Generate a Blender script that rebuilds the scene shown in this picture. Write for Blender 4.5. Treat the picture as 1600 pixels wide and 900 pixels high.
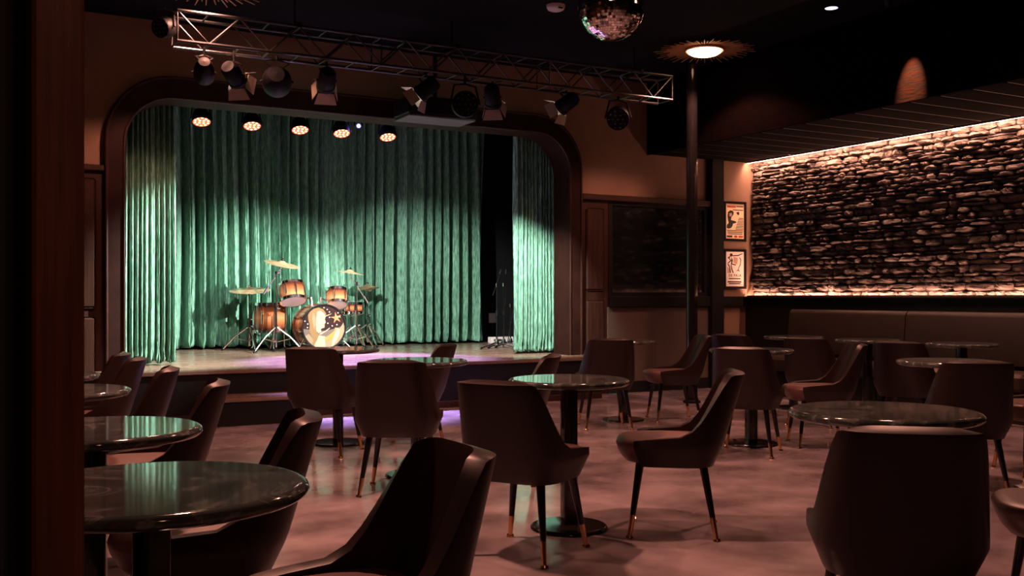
import bpy, math, random
from mathutils import Vector, Matrix

# ------------------------------------------------------------------ reset
for o in list(bpy.data.objects):
    bpy.data.objects.remove(o, do_unlink=True)
scene = bpy.context.scene
COL = scene.collection
PI = math.pi
R = math.radians

# ------------------------------------------------------------------ camera
cam_d = bpy.data.cameras.new('camera')
cam = bpy.data.objects.new('camera', cam_d)
COL.objects.link(cam)
cam.location = (0, 0, 1.17)
cam.rotation_euler = (R(90), 0, R(-29))
cam_d.sensor_width = 36
cam_d.lens = 36 * 1556 / 1600
cam_d.shift_y = 13 / 1600
cam_d.clip_start = 0.05
cam_d.clip_end = 100
scene.camera = cam

# ------------------------------------------------------------------ world, exposure
w = bpy.data.worlds.new('world')
scene.world = w
w.use_nodes = True
w.node_tree.nodes['Background'].inputs[0].default_value = (0.02, 0.016, 0.016, 1)
w.node_tree.nodes['Background'].inputs[1].default_value = 0.0
vs = scene.view_settings
vs.view_transform = 'Standard'
vs.look = 'None'
vs.gamma = 1
vs.exposure = 0.0
vs.use_curve_mapping = False

# light levels (watts), colours
LAMP_W = 210.0
LAMP_C = (1.0, 0.40, 0.28)
FRONT_W = 1700.0
FRONT_C = (1.0, 0.97, 0.92)
PAR_W = 9.0
PAR_C = (1.0, 0.50, 0.30)
BLUE_W = 4400.0
BLUE_C = (0.50, 0.36, 1.0)
LED_E = 470.0
LED_C = (1.0, 0.46, 0.31)

# ------------------------------------------------------------------ materials
MATS = {}


def mat(name, col, rough=0.5, metal=0.0, col2=None, scale=5.0, stretch=(1, 1, 1), detail=4,
        bump=0.0, bscale=None, sheen=0.0, spec=0.5, emit=None, estr=0.0, coat=0.0, lo=0.35, hi=0.65,
        rough2=None, sheen_tint=None, dist=0.01):
    m = bpy.data.materials.new(name)
    m.use_nodes = True
    nt = m.node_tree
    b = nt.nodes['Principled BSDF']
    b.inputs['Base Color'].default_value = (*col, 1)
    b.inputs['Roughness'].default_value = rough
    b.inputs['Metallic'].default_value = metal
    b.inputs['Specular IOR Level'].default_value = spec
    b.inputs['Coat Weight'].default_value = coat
    b.inputs['Sheen Weight'].default_value = sheen
    if sheen_tint:
        b.inputs['Sheen Tint'].default_value = (*sheen_tint, 1)
    if emit:
        b.inputs['Emission Color'].default_value = (*emit, 1)
        b.inputs['Emission Strength'].default_value = estr
    if col2 or bump or rough2 is not None:
        tc = nt.nodes.new('ShaderNodeTexCoord')
        mp = nt.nodes.new('ShaderNodeMapping')
        mp.inputs['Scale'].default_value = stretch
        nt.links.new(tc.outputs['Object'], mp.inputs[0])
        nz = nt.nodes.new('ShaderNodeTexNoise')
        nz.inputs['Scale'].default_value = scale
        nz.inputs['Detail'].default_value = detail
        nt.links.new(mp.outputs[0], nz.inputs['Vector'])
        if col2:
            rp = nt.nodes.new('ShaderNodeValToRGB')
            rp.color_ramp.elements[0].position = lo
            rp.color_ramp.elements[1].position = hi
            rp.color_ramp.elements[0].color = (*col, 1)
            rp.color_ramp.elements[1].color = (*col2, 1)
            nt.links.new(nz.outputs[0], rp.inputs[0])
            nt.links.new(rp.outputs[0], b.inputs['Base Color'])
        if rough2 is not None:
            mr = nt.nodes.new('ShaderNodeMapRange')
            mr.inputs[1].default_value = 0.3
            mr.inputs[2].default_value = 0.7
            mr.inputs[3].default_value = rough
            mr.inputs[4].default_value = rough2
            nt.links.new(nz.outputs[0], mr.inputs[0])
            nt.links.new(mr.outputs[0], b.inputs['Roughness'])
        if bump:
            nb = nz
            if bscale:
                nb = nt.nodes.new('ShaderNodeTexNoise')
                nb.inputs['Scale'].default_value = bscale
                nb.inputs['Detail'].default_value = 6
                nt.links.new(mp.outputs[0], nb.inputs['Vector'])
            bp = nt.nodes.new('ShaderNodeBump')
            bp.inputs['Strength'].default_value = bump
            bp.inputs['Distance'].default_value = dist
            nt.links.new(nb.outputs[0], bp.inputs['Height'])
            nt.links.new(bp.outputs[0], b.inputs['Normal'])
    MATS[name] = m
    return m


mat('concrete', (0.15, 0.122, 0.130), 0.10, col2=(0.40, 0.335, 0.355), scale=2.0, detail=12, rough2=0.24, bump=0.045, bscale=6, lo=0.34, hi=0.66)
mat('ceiling_black', (0.007, 0.0075, 0.008), 0.9, spec=0.05)
mat('stage_black', (0.008, 0.008, 0.009), 0.8, spec=0.2)
mat('plaster_tan', (0.20, 0.115, 0.075), 0.75, col2=(0.22, 0.13, 0.085), scale=3)
mat('panel_tan', (0.085, 0.058, 0.046), 0.6, col2=(0.095, 0.066, 0.053), scale=2)
mat('dark_paint', (0.008, 0.007, 0.007), 0.55, spec=0.2)
mat('wood_dark', (0.022, 0.0085, 0.0055), 0.40, spec=0.35, col2=(0.040, 0.016, 0.009), scale=3, stretch=(9, 9, 0.7), detail=6)
mat('wood_arch', (0.014, 0.0045, 0.003), 0.55, spec=0.12, col2=(0.022, 0.0075, 0.005), scale=3, stretch=(2, 6, 2), detail=6)
mat('wood_post', (0.10, 0.034, 0.016), 0.5, col2=(0.17, 0.062, 0.03), scale=6, stretch=(14, 14, 0.6), detail=6)
mat('fascia', (0.0025, 0.002, 0.002), 0.95, spec=0.0, col2=(0.004, 0.002, 0.0016), scale=7, stretch=(1, 1, 4), detail=8, bump=0.6, bscale=14, lo=0.42, hi=0.58)
mat('soffit', (0.006, 0.0055, 0.005), 0.9, spec=0.03)
mat('gap_highlight', (0.16, 0.14, 0.13), 0.5)  # pale colour standing in for highlights between the soffit boards
mat('stage_wood', (0.13, 0.080, 0.055), 0.18, col2=(0.22, 0.15, 0.11), scale=2.2, stretch=(0.6, 9, 1), detail=6, rough2=0.32)
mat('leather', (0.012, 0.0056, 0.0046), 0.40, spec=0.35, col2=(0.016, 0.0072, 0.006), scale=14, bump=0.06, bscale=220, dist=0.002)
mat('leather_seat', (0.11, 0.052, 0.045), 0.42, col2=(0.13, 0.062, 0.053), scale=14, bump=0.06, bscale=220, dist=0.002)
mat('banquette_leather', (0.017, 0.011, 0.008), 0.5, spec=0.3, col2=(0.022, 0.014, 0.010), scale=6)
mat('black_lacquer', (0.008, 0.007, 0.007), 0.16)
mat('brass', (0.75, 0.42, 0.20), 0.22, metal=1)
mat('chrome', (0.82, 0.79, 0.78), 0.13, metal=1)
mat('black_metal', (0.005, 0.005, 0.0055), 0.5, spec=0.12)
mat('table_black', (0.010, 0.009, 0.009), 0.10, spec=0.6)
mat('truss_metal', (0.085, 0.085, 0.09), 0.34, metal=0.9)
mat('cymbal', (0.62, 0.46, 0.26), 0.30, metal=0.55, col2=(0.50, 0.34, 0.18), scale=9)
mat('drum_shell', (0.085, 0.018, 0.008), 0.15, coat=0.6, col2=(0.34, 0.115, 0.045), scale=2.6, detail=1, lo=0.38, hi=0.62)


def burst(name, axis):
    m = mat(name, (0.1, 0.02, 0.01), 0.16, coat=0.6)
    nt = m.node_tree
    tc = nt.nodes.new('ShaderNodeTexCoord')
    sx = nt.nodes.new('ShaderNodeSeparateXYZ')
    nt.links.new(tc.outputs['Generated'], sx.inputs[0])
    rp = nt.nodes.new('ShaderNodeValToRGB')
    e = rp.color_ramp.elements
    e[0].position, e[0].color = 0.10, (0.045, 0.010, 0.005, 1)
    e[1].position, e[1].color = 0.90, (0.045, 0.010, 0.005, 1)
    for p, c in ((0.30, (0.20, 0.060, 0.022, 1)), (0.50, (0.36, 0.14, 0.060, 1)), (0.70, (0.20, 0.060, 0.022, 1))):
        q = e.new(p)
        q.color = c
    nt.links.new(sx.outputs[axis], rp.inputs[0])
    nt.links.new(rp.outputs[0], nt.nodes['Principled BSDF'].inputs['Base Color'])


burst('burst_upright', 2)
burst('burst_lying', 1)
mat('drum_head', (0.85, 0.80, 0.80), 0.4)
mat('head_dark', (0.0149, 0.0067, 0.0059), 0.8, spec=0.06)
mat('hair', (0.1158, 0.0696, 0.0300), 0.8, spec=0.08)
mat('skin_art', (0.1729, 0.1498, 0.1120), 0.8, spec=0.08)
mat('sand_art', (0.1320, 0.1026, 0.0624), 0.8, spec=0.08)
mat('grey_art', (0.0715, 0.0525, 0.0440), 0.8, spec=0.08)
mat('ochre_art', (0.2310, 0.1092, 0.0294), 0.8, spec=0.08)
mat('star_art', (0.4080, 0.1056, 0.0480), 0.8, spec=0.08)
mat('white_art', (0.3024, 0.2920, 0.2688), 0.8, spec=0.08)
mat('mirror', (0.86, 0.84, 0.84), 0.04, metal=1)
mat('white_plastic', (0.62, 0.56, 0.54), 0.5)
mat('paper_cream', (0.80, 0.63, 0.42), 0.7)
mat('paper_white', (0.82, 0.74, 0.68), 0.7)
mat('ink', (0.02, 0.013, 0.012), 0.7)
mat('ink_red', (0.42, 0.06, 0.03), 0.7)
mat('ink_tan', (0.50, 0.32, 0.22), 0.7)
mat('frame_black', (0.008, 0.007, 0.007), 0.3)
mat('black_glass', (0.006, 0.007, 0.008), 0.06)
mat('stone', (0.045, 0.035, 0.031), 0.78, spec=0.25, col2=(0.15, 0.118, 0.102), scale=7, detail=8, bump=1.0, bscale=16, dist=0.025)
mat('mortar', (0.012, 0.010, 0.010), 0.95)
mat('led', (1, 0.8, 0.7), 0.5, emit=LED_C, estr=LED_E)
mat('led_low', (1, 0.8, 0.7), 0.5, emit=LED_C, estr=LED_E * 1.8)
mat('led_top', (1, 0.8, 0.7), 0.5, emit=LED_C, estr=LED_E * 0.6)
mat('lamp_glass', (1, 0.9, 0.8), 0.4, emit=(1.0, 0.50, 0.26), estr=6.0)
mat('lamp_gold', (0.62, 0.33, 0.15), 0.45, metal=0.5)
mat('par_led', (1, 0.9, 0.8), 0.4, emit=(1.0, 0.62, 0.40), estr=2.6)
mat('par_face', (0.10, 0.02, 0.012), 0.4, emit=(1.0, 0.11, 0.03), estr=2.4)
mat('blue_led', (0.5, 0.5, 1), 0.4, emit=(0.10, 0.16, 1.0), estr=5.0)
mat('front_lens', (1, 1, 1), 0.4, emit=(1.0, 0.93, 0.82), estr=9.0)
mat('downlight', (1, 1, 1), 0.4, emit=(0.78, 0.70, 1.0), estr=2.2)
mat('barn_white', (0.52, 0.46, 0.44), 0.45)
mat('barn_inner', (0.42, 0.35, 0.29), 0.5)
mat('lens_dark', (0.03, 0.03, 0.03), 0.08)
mat('drape_black', (0.010, 0.011, 0.012), 0.9, sheen=0.3)
mat('projector_grey', (0.10, 0.095, 0.09), 0.5)


def marble():
    m = mat('marble', (0.028, 0.036, 0.034), 0.07, spec=0.55)
    nt = m.node_tree
    b = nt.nodes['Principled BSDF']
    tc = nt.nodes.new('ShaderNodeTexCoord')
    n1 = nt.nodes.new('ShaderNodeTexNoise')
    n1.inputs['Scale'].default_value = 3.5
    n1.inputs['Detail'].default_value = 8
    n1.inputs['Distortion'].default_value = 1.6
    nt.links.new(tc.outputs['Object'], n1.inputs['Vector'])
    rp = nt.nodes.new('ShaderNodeValToRGB')
    e = rp.color_ramp.elements
    e[0].position, e[0].color = 0.36, (0.030, 0.040, 0.038, 1)
    e[1].position, e[1].color = 0.70, (0.10, 0.115, 0.11, 1)
    v = e.new(0.50)
    v.color = (0.055, 0.068, 0.065, 1)
    v2 = e.new(0.515)
    v2.color = (0.15, 0.165, 0.16, 1)
    v3 = e.new(0.53)
    v3.color = (0.055, 0.068, 0.065, 1)
    nt.links.new(n1.outputs[0], rp.inputs[0])
    nt.links.new(rp.outputs[0], b.inputs['Base Color'])


marble()


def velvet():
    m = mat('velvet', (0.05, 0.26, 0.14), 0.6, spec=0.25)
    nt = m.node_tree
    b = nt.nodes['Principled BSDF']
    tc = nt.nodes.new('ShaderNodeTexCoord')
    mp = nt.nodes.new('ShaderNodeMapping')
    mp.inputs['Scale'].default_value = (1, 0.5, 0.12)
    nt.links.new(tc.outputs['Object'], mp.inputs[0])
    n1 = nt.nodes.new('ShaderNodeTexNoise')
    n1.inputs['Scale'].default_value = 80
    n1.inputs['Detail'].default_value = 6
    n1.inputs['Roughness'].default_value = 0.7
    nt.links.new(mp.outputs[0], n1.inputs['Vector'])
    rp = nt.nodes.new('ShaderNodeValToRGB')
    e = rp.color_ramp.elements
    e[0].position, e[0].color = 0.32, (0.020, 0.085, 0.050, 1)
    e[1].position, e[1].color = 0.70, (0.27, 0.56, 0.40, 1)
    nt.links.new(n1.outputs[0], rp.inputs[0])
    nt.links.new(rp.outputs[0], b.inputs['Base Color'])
    bp = nt.nodes.new('ShaderNodeBump')
    bp.inputs['Strength'].default_value = 0.5
    bp.inputs['Distance'].default_value = 0.02
    nt.links.new(n1.outputs[0], bp.inputs['Height'])
    nt.links.new(bp.outputs[0], b.inputs['Normal'])


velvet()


# ------------------------------------------------------------------ mesh helpers
class MB:
    def __init__(self):
        self.v = []
        self.f = []

    def add(self, vs_, fs_):
        n = len(self.v)
        self.v += [tuple(p) for p in vs_]
        self.f += [tuple(i + n for i in f) for f in fs_]
        return self

    def box(self, x0, x1, y0, y1, z0, z1, M=None):
        vs_ = [Vector(p) for p in ((x0, y0, z0), (x1, y0, z0), (x1, y1, z0), (x0, y1, z0),
                                   (x0, y0, z1), (x1, y0, z1), (x1, y1, z1), (x0, y1, z1))]
        if M is not None:
            vs_ = [M @ p for p in vs_]
        return self.add(vs_, [(0, 3, 2, 1), (4, 5, 6, 7), (0, 1, 5, 4), (1, 2, 6, 5), (2, 3, 7, 6), (3, 0, 4, 7)])

    def bbox(self, x0, x1, y0, y1, z0, z1, b=0.01):
        """box with chamfered edges"""
        P = []
        idx = {}

        def vid(p):
            k = tuple(round(c, 6) for c in p)
            if k not in idx:
                idx[k] = len(P)
                P.append(k)
            return idx[k]
        X = (x0, x1)
        Y = (y0, y1)
        Z = (z0, z1)
        sg = (1, -1)
        F = []
        # corner points: three per corner

        def cp(i, j, k, ax):
            p = [X[i] + sg[i] * b, Y[j] + sg[j] * b, Z[k] + sg[k] * b]
            p[ax] = (X[i], Y[j], Z[k])[ax]
            return vid(p)
        for ax in range(3):
            for s in (0, 1):
                q = []
                for a, c in ((0, 0), (1, 0), (1, 1), (0, 1)):
                    ijk = [0, 0, 0]
                    ijk[ax] = s
                    ijk[(ax + 1) % 3] = a
                    ijk[(ax + 2) % 3] = c
                    q.append(cp(*ijk, ax))
                F.append(q if s else q[::-1])
        for ax in range(3):
            o1, o2 = (ax + 1) % 3, (ax + 2) % 3
            for a in (0, 1):
                for c in (0, 1):
                    i0 = [0, 0, 0]
                    i0[o1] = a
                    i0[o2] = c
                    i1 = list(i0)
                    i1[ax] = 1
                    q = [cp(*i0, o1), cp(*i1, o1), cp(*i1, o2), cp(*i0, o2)]
                    F.append(q if a == c else q[::-1])
        for i in (0, 1):
            for j in (0, 1):
                for k in (0, 1):
                    q = [cp(i, j, k, 0), cp(i, j, k, 1), cp(i, j, k, 2)]
                    F.append(q if (i + j + k) % 2 else q[::-1])
        return self.add(P, F)

    def tube(self, pts, rad, n=10, cap=True):
        pts = [Vector(p) for p in pts]
        if not isinstance(rad, (list, tuple)):
            rad = [rad] * len(pts)
        rings = []
        up = None
        for i, p in enumerate(pts):
            t = (pts[min(i + 1, len(pts) - 1)] - pts[max(i - 1, 0)]).normalized()
            if up is None:
                up = Vector((0, 0, 1)) if abs(t.z) < 0.9 else Vector((1, 0, 0))
            sx = t.cross(up).normalized()
            sy = sx.cross(t).normalized()
            up = sy
            rings.append([p + (sx * math.cos(2 * PI * k / n) + sy * math.sin(2 * PI * k / n)) * rad[i] for k in range(n)])
        vs_ = [q for r in rings for q in r]
        fs_ = []
        for i in range(len(pts) - 1):
            for k in range(n):
                k2 = (k + 1) % n
                fs_.append((i * n + k, i * n + k2, (i + 1) * n + k2, (i + 1) * n + k))
        if cap:
            fs_.append(tuple(range(n))[::-1])
            fs_.append(tuple((len(pts) - 1) * n + k for k in range(n)))
        return self.add(vs_, fs_)

    def lathe(self, prof, n=32, M=None, closed=False):
        vs_ = []
        fs_ = []
        for r, z in prof:
            for k in range(n):
                a = 2 * PI * k / n
                vs_.append(Vector((r * math.cos(a), r * math.sin(a), z)))
        m = len(prof)
        for i in range(m if closed else m - 1):
            j = (i + 1) % m
            for k in range(n):
                k2 = (k + 1) % n
                fs_.append((i * n + k, i * n + k2, j * n + k2, j * n + k))
        if not closed:
            if prof[0][0] > 1e-5:
                fs_.append(tuple(range(n))[::-1])
            if prof[-1][0] > 1e-5:
                fs_.append(tuple((m - 1) * n + k for k in range(n)))
        if M is not None:
            vs_ = [M @ p for p in vs_]
        return self.add(vs_, fs_)

    def prism(self, poly, h, M=None):
        """polygon in local xy extruded from z=0 to h, placed by M"""
        n = len(poly)
        ar = sum(poly[i][0] * poly[(i + 1) % n][1] - poly[(i + 1) % n][0] * poly[i][1] for i in range(n))
        if ar < 0:
            poly = poly[::-1]
        vs_ = [Vector((x, y, 0)) for x, y in poly] + [Vector((x, y, h)) for x, y in poly]
        if M is not None:
            vs_ = [M @ p for p in vs_]
        fs_ = [tuple(range(n))[::-1], tuple(range(n, 2 * n))]
        for i in range(n):
            j = (i + 1) % n
            fs_.append((i, j, n + j, n + i))
        return self.add(vs_, fs_)

    def mesh(self, name, m, smooth=35):
        me = bpy.data.meshes.new(name)
        me.from_pydata(self.v, [], self.f)
        me.validate()
        if smooth:
            for p in me.polygons:
                p.use_smooth = True
            me.set_sharp_from_angle(angle=R(smooth))
        me.materials.append(MATS[m] if isinstance(m, str) else m)
        me.update()
        return me

    def build(self, name, m, parent=None, smooth=35):
        return link(name, self.mesh(name, m, smooth), parent)


def link(name, me, parent=None):
    o = bpy.data.objects.new(name, me)
    COL.objects.link(o)
    if parent is not None:
        o.parent = parent
    return o


def tag(o, label=None, cat=None, group=None, kind=None):
    if label:
        o['label'] = label
    if cat:
        o['category'] = cat
    if group:
        o['group'] = group
    if kind:
        o['kind'] = kind
    return o


def struct(o, label, cat='room'):
    return tag(o, label, cat, kind='structure')


def empty(name, loc=(0, 0, 0), rz=0.0):
    o = bpy.data.objects.new(name, None)
    COL.objects.link(o)
    o.empty_display_size = 0.1
    o.location = loc
    o.rotation_euler = (0, 0, rz)
    return o


def copy_tree(o, parent=None):
    c = o.copy()
    COL.objects.link(c)
    c.parent = parent
    for ch in list(o.children):
        copy_tree(ch, c)
    return c


def light(name, kind, loc, parent, watts, col, size=0.05, target=None, angle=None, blend=0.5):
    d = bpy.data.lights.new(name, kind)
    d.energy = watts
    d.color = col
    if kind in ('POINT', 'SPOT'):
        d.shadow_soft_size = size
    if kind == 'SPOT':
        d.spot_size = R(angle)
        d.spot_blend = blend
    o = bpy.data.objects.new(name, d)
    COL.objects.link(o)
    o.parent = parent
    o.location = loc
    if target is not None:
        v = Vector(target).normalized()
        o.rotation_euler = v.to_track_quat('-Z', 'Y').to_euler()
    return o


def aim(direction, loc=(0, 0, 0)):
    """matrix whose +Z points along direction"""
    q = Vector(direction).normalized().to_track_quat('Z', 'Y')
    return Matrix.Translation(loc) @ q.to_matrix().to_4x4()


# ------------------------------------------------------------------ room shell
ZC = 3.80          # main ceiling
YB = 9.95          # stage wall face
XS = 9.10          # stone wall face
ZS = 2.92          # soffit underside
XE = 7.42          # soffit edge
ZL = 1.17          # ledge height
STZ = 0.48         # stage height

struct(MB().box(-1.5, 9.4, -2.5, 10.2, -0.1, 0).build('floor', 'concrete', smooth=0), 'polished reddish brown concrete floor under the chairs and tables', 'floor')
struct(MB().box(-1.6, 9.5, -2.6, 10.2, ZC, ZC + 0.1).build('ceiling', 'ceiling_black', smooth=0), 'flat black ceiling above the room', 'ceiling')
struct(MB().box(-1.6, -1.5, -2.5, YB, 0, ZC).build('wall_left', 'wood_dark', smooth=0), 'dark wood wall on the left of the room', 'wall')
struct(MB().box(-1.6, 9.5, -2.6, -2.5, 0, ZC).build('wall_front', 'wood_dark', smooth=0), 'dark wood wall behind the viewer', 'wall')

# stage wall with the rounded opening
AX0, AX1, AZ, AR = 1.17, 6.42, 3.27, 0.62      # outer arch
BX0, BX1, BZ, BR = 1.35, 6.24, 3.05, 0.46      # inner arch


def arch_path(x0, x1, zt, r, n=12):
    pts = []
    for i in range(n + 1):
        a = PI - (PI / 2) * i / n
        pts.append((x0 + r + r * math.cos(a), zt - r + r * math.sin(a)))
    for i in range(n + 1):
        a = PI / 2 - (PI / 2) * i / n
        pts.append((x1 - r + r * math.cos(a), zt - r + r * math.sin(a)))
    return pts


wb = MB()
wb.box(-1.6, AX0 + 0.02, YB, YB + 0.2, 0, ZC)
wb.box(AX1 - 0.02, 9.5, YB, YB + 0.2, 0, ZC)
ap = arch_path(AX0 + 0.02, AX1 - 0.02, AZ - 0.02, AR)
for (xa, za), (xb, zb) in zip(ap[:-1], ap[1:]):
    if xb - xa > 1e-5:
        wb.add([(xa, YB, za), (xb, YB, zb), (xb, YB, ZC), (xa, YB, ZC),
                (xa, YB + .2, za), (xb, YB + .2, zb), (xb, YB + .2, ZC), (xa, YB + .2, ZC)],
               [(0, 1, 2, 3), (7, 6, 5, 4), (0, 4, 5, 1)])
wall_back = struct(wb.build('wall_back', 'plaster_tan', smooth=0), 'tan plaster wall around and above the stage opening', 'wall')

arch = MB()
po = [(AX0, 0.0)] + arch_path(AX0, AX1, AZ, AR) + [(AX1, 0.0)]
pi_ = [(BX0, 0.0)] + arch_path(BX0, BX1, BZ, BR) + [(BX1, 0.0)]
ya, yb = 9.87, 10.22
n = len(po)
vs_ = [(x, ya, z) for x, z in po] + [(x, ya, z) for x, z in pi_] + [(x, yb, z) for x, z in po] + [(x, yb, z) for x, z in pi_]
fs_ = []
for i in range(n - 1):
    fs_ += [(i, n + i, n + i + 1, i + 1), (2 * n + i, 2 * n + i + 1, 3 * n + i + 1, 3 * n + i),
            (n + i, 3 * n + i, 3 * n + i + 1, n + i + 1), (i, i + 1, 2 * n + i + 1, 2 * n + i)]
arch.add(vs_, fs_)
pa = empty('proscenium_arch', (3.8, 9.95, 0))
tag(pa, 'brown wooden arch with rounded corners framing the stage', 'arch')
o = arch.build('frame', 'wood_arch', None, smooth=30)
o.parent = pa
o.location = (-3.8, -9.95, 0)
# narrow bead moulding around the inner edge
bd = MB()
bd.tube([(x, ya - 0.004, z) for x, z in [(BX0 - .012, 0.0)] + arch_path(BX0 - .012, BX1 + .012, BZ + .012, BR) + [(BX1 + .012, 0.0)]], 0.012, 8)
bd.tube([(x, ya - 0.004, z) for x, z in [(AX0 + .015, 0.0)] + arch_path(AX0 + .015, AX1 - .015, AZ - .015, AR) + [(AX1 - .015, 0.0)]], 0.014, 8)
o = bd.build('bead_moulding', 'wood_dark', pa)
o.location = (-3.8, -9.95, 0)

# left wainscot : frame and raised panels
wl = struct(MB().box(-1.5, AX0, YB - 0.03, YB, 0, 2.33).build('trim_1', 'wood_dark', smooth=0), 'dark wooden wainscot left of the stage arch', 'wainscot')
MB().bbox(-1.5, AX0, YB - 0.07, YB, 2.33, 2.385, 0.008).build('cap_rail', 'wood_dark', wl)
for xp in (-1.32, -0.66, 0.0, 0.66):
    for z0, z1 in ((0.15, 0.98), (1.06, 1.18 + 1.08)):
        MB().bbox(xp + 0.02, xp + 0.44, YB - 0.055, YB - 0.025, z0, z1, 0.022).build('panel', 'wood_dark', wl, smooth=0)

# right of the arch : pilaster, beam, window, rail, low panel
pil = struct(MB().bbox(AX1, 6.82, YB - 0.04, YB, 0, 2.32, 0.008).build('trim_2', 'wood_dark', smooth=0), 'dark wooden pilaster right of the stage arch', 'pilaster')
MB().bbox(AX1 + 0.07, 6.75, YB - 0.062, YB - 0.035, 1.24, 2.22, 0.02).build('panel', 'wood_dark', pil, smooth=0)
MB().bbox(AX1 + 0.07, 6.75, YB - 0.062, YB - 0.035, 0.16, 1.12, 0.02).build('panel', 'wood_dark', pil, smooth=0)
struct(MB().bbox(AX1, 8.36, YB - 0.09, YB, 2.315, 2.385, 0.008).build('trim_3', 'wood_dark', smooth=0), 'dark wooden beam above the dark window', 'beam')
win = struct(MB().box(6.86, 8.32, YB - 0.012, YB, 1.18, 2.31).build('window_1', 'black_glass', smooth=0), 'wide unlit black window right of the stage', 'window')
fr = MB()
fr.box(6.82, 6.88, YB - 0.04, YB - 0.01, 1.17, 2.315)
fr.box(8.30, 8.36, YB - 0.04, YB - 0.01, 1.17, 2.315)
fr.box(6.88, 8.30, YB - 0.04, YB - 0.01, 1.17, 1.22)
fr.box(6.88, 8.30, YB - 0.04, YB - 0.01, 2.27, 2.315)
fr.build('window_frame', 'dark_paint', win, smooth=0)
struct(MB().bbox(6.82, 8.36, YB - 0.09, YB, 1.04, 1.17, 0.006).build('trim_4', 'dark_paint', smooth=0), 'black chair rail under the dark window', 'rail')
lp = struct(MB().bbox(6.80, 8.36, YB - 0.045, YB, 0.13, 1.04, 0.006).build('trim_5', 'panel_tan', smooth=0), 'plain tan wall panel below the dark window', 'wall panel')
MB().box(6.80, 8.36, YB - 0.06, YB, 0.0, 0.13).build('plinth', 'dark_paint', lp, smooth=0)
struct(MB().bbox(8.36, 8.555, YB - 0.12, YB, 0, ZS, 0.006).build('trim_6', 'dark_paint', smooth=0), 'narrow black upright between dark window and framed posters', 'pilaster')
pr = struct(MB().bbox(8.555, XS, YB - 0.06, YB, 1.04, 1.17, 0.006).build('trim_7', 'dark_paint', smooth=0), 'black rail beneath the framed posters', 'rail')
MB().box(8.555, XS, YB - 0.03, YB, 0.0, 0.13).build('plinth', 'dark_paint', pr, smooth=0)

# stage box behind the arch
struct(MB().box(0.6, 7.9, 13.62, 13.7, 0, 4.0).build('wall_stage_back', 'stage_black', smooth=0), 'black wall behind the green stage curtain', 'wall')
struct(MB().box(0.5, 0.6, 10.15, 13.7, 0, 4.0).build('wall_stage_left', 'stage_black', smooth=0), 'black wall at the left of the stage', 'wall')
struct(MB().box(7.9, 8.0, 10.15, 13.7, 0, 4.0).build('wall_stage_right', 'stage_black', smooth=0), 'black wall at the right of the stage', 'wall')
struct(MB().box(0.5, 8.0, 10.15, 13.7, 3.75, 3.85).build('ceiling_stage', 'stage_black', smooth=0), 'black ceiling above the stage', 'ceiling')

stg = empty('stage', (3.8, 9.5, 0))
tag(stg, 'raised stage with glossy wooden deck and black front', 'stage')


def kid(mb, name, m, root, smooth=35):
    o = mb.build(name, m, root, smooth)
    o.location = [-c for c in root.location]
    return o


sd = MB().bbox(0.95, 6.46, 9.48, 9.868, STZ - 0.04, STZ, 0.006).box(1.353, 6.237, 9.868, 10.24, STZ - 0.04, STZ)
sd.box(0.62, 7.88, 10.24, 13.60, STZ - 0.04, STZ)
kid(sd, 'deck', 'stage_wood', stg, 0)
sf = MB().box(0.97, 6.44, 9.50, 9.86, 0, STZ - 0.04)
sf.box(1.36, 6.23, 9.86, 10.24, 0, STZ - 0.04).box(0.62, 7.88, 10.24, 13.6, 0, STZ - 0.04)
kid(sf, 'front_fascia', 'stage_black', stg, 0)
kid(MB().bbox(0.97, 6.44, 9.485, 9.50, 0.0, 0.07, 0.004), 'kick_strip', 'wood_dark', stg, 0)
stp = empty('stage_step', (2.4, 9.25, 0))
tag(stp, 'low dark step block in front of the stage', 'step')
kid(MB().bbox(1.92, 2.86, 9.03, 9.48, 0.215, 0.25, 0.006), 'tread', 'stage_wood', stp, 0)
kid(MB().box(1.94, 2.84, 9.05, 9.475, 0, 0.215), 'riser', 'stage_black', stp, 0)

# ------------------------------------------------------------------ right side: soffit, stone wall, ledge
SY0 = 3.9
sof = struct(MB().box(XE + 0.02, 9.45, SY0, YB, ZS + 0.03, ZC).build('ceiling_soffit', 'soffit', smooth=0), 'dropped dark soffit above the stone wall', 'ceiling')
fa = MB().box(XE, XE + 0.02, SY0, YB, ZS - 0.005, ZC)
fa.build('fascia', 'fascia', sof, smooth=0)
rv_ = MB().box(XE + 0.10, 8.94, 0.151, 0.167, ZS + 0.004, ZS + 0.029).mesh('highlight_strip', 'gap_highlight', 0)  # pale strip in each board gap, imitates a highlight line
bm_ = MB().bbox(XE + 0.022, 8.97, -0.145, 0.145, ZS, ZS + 0.028, 0.005).mesh('board', 'soffit', 0)
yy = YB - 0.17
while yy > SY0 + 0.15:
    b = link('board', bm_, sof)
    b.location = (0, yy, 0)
    b = link('highlight_strip', rv_, sof)
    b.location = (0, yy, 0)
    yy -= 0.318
wr = struct(MB().box(9.2, 9.45, -2.5, YB, 0, ZC).build('wall_right', 'dark_paint', smooth=0), 'dark wall carrying the stone cladding', 'wall')
lw = struct(MB().box(9.02, 9.2, SY0, YB, 0, ZL - 0.03).build('wall_low', 'dark_paint', smooth=0), 'black low wall behind the banquettes', 'wall')
struct(MB().bbox(8.93, 9.2, SY0, YB - 0.001, ZL - 0.03, ZL, 0.005).build('trim_8', 'dark_paint', smooth=0), 'black ledge below the stone wall', 'ledge')

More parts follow.
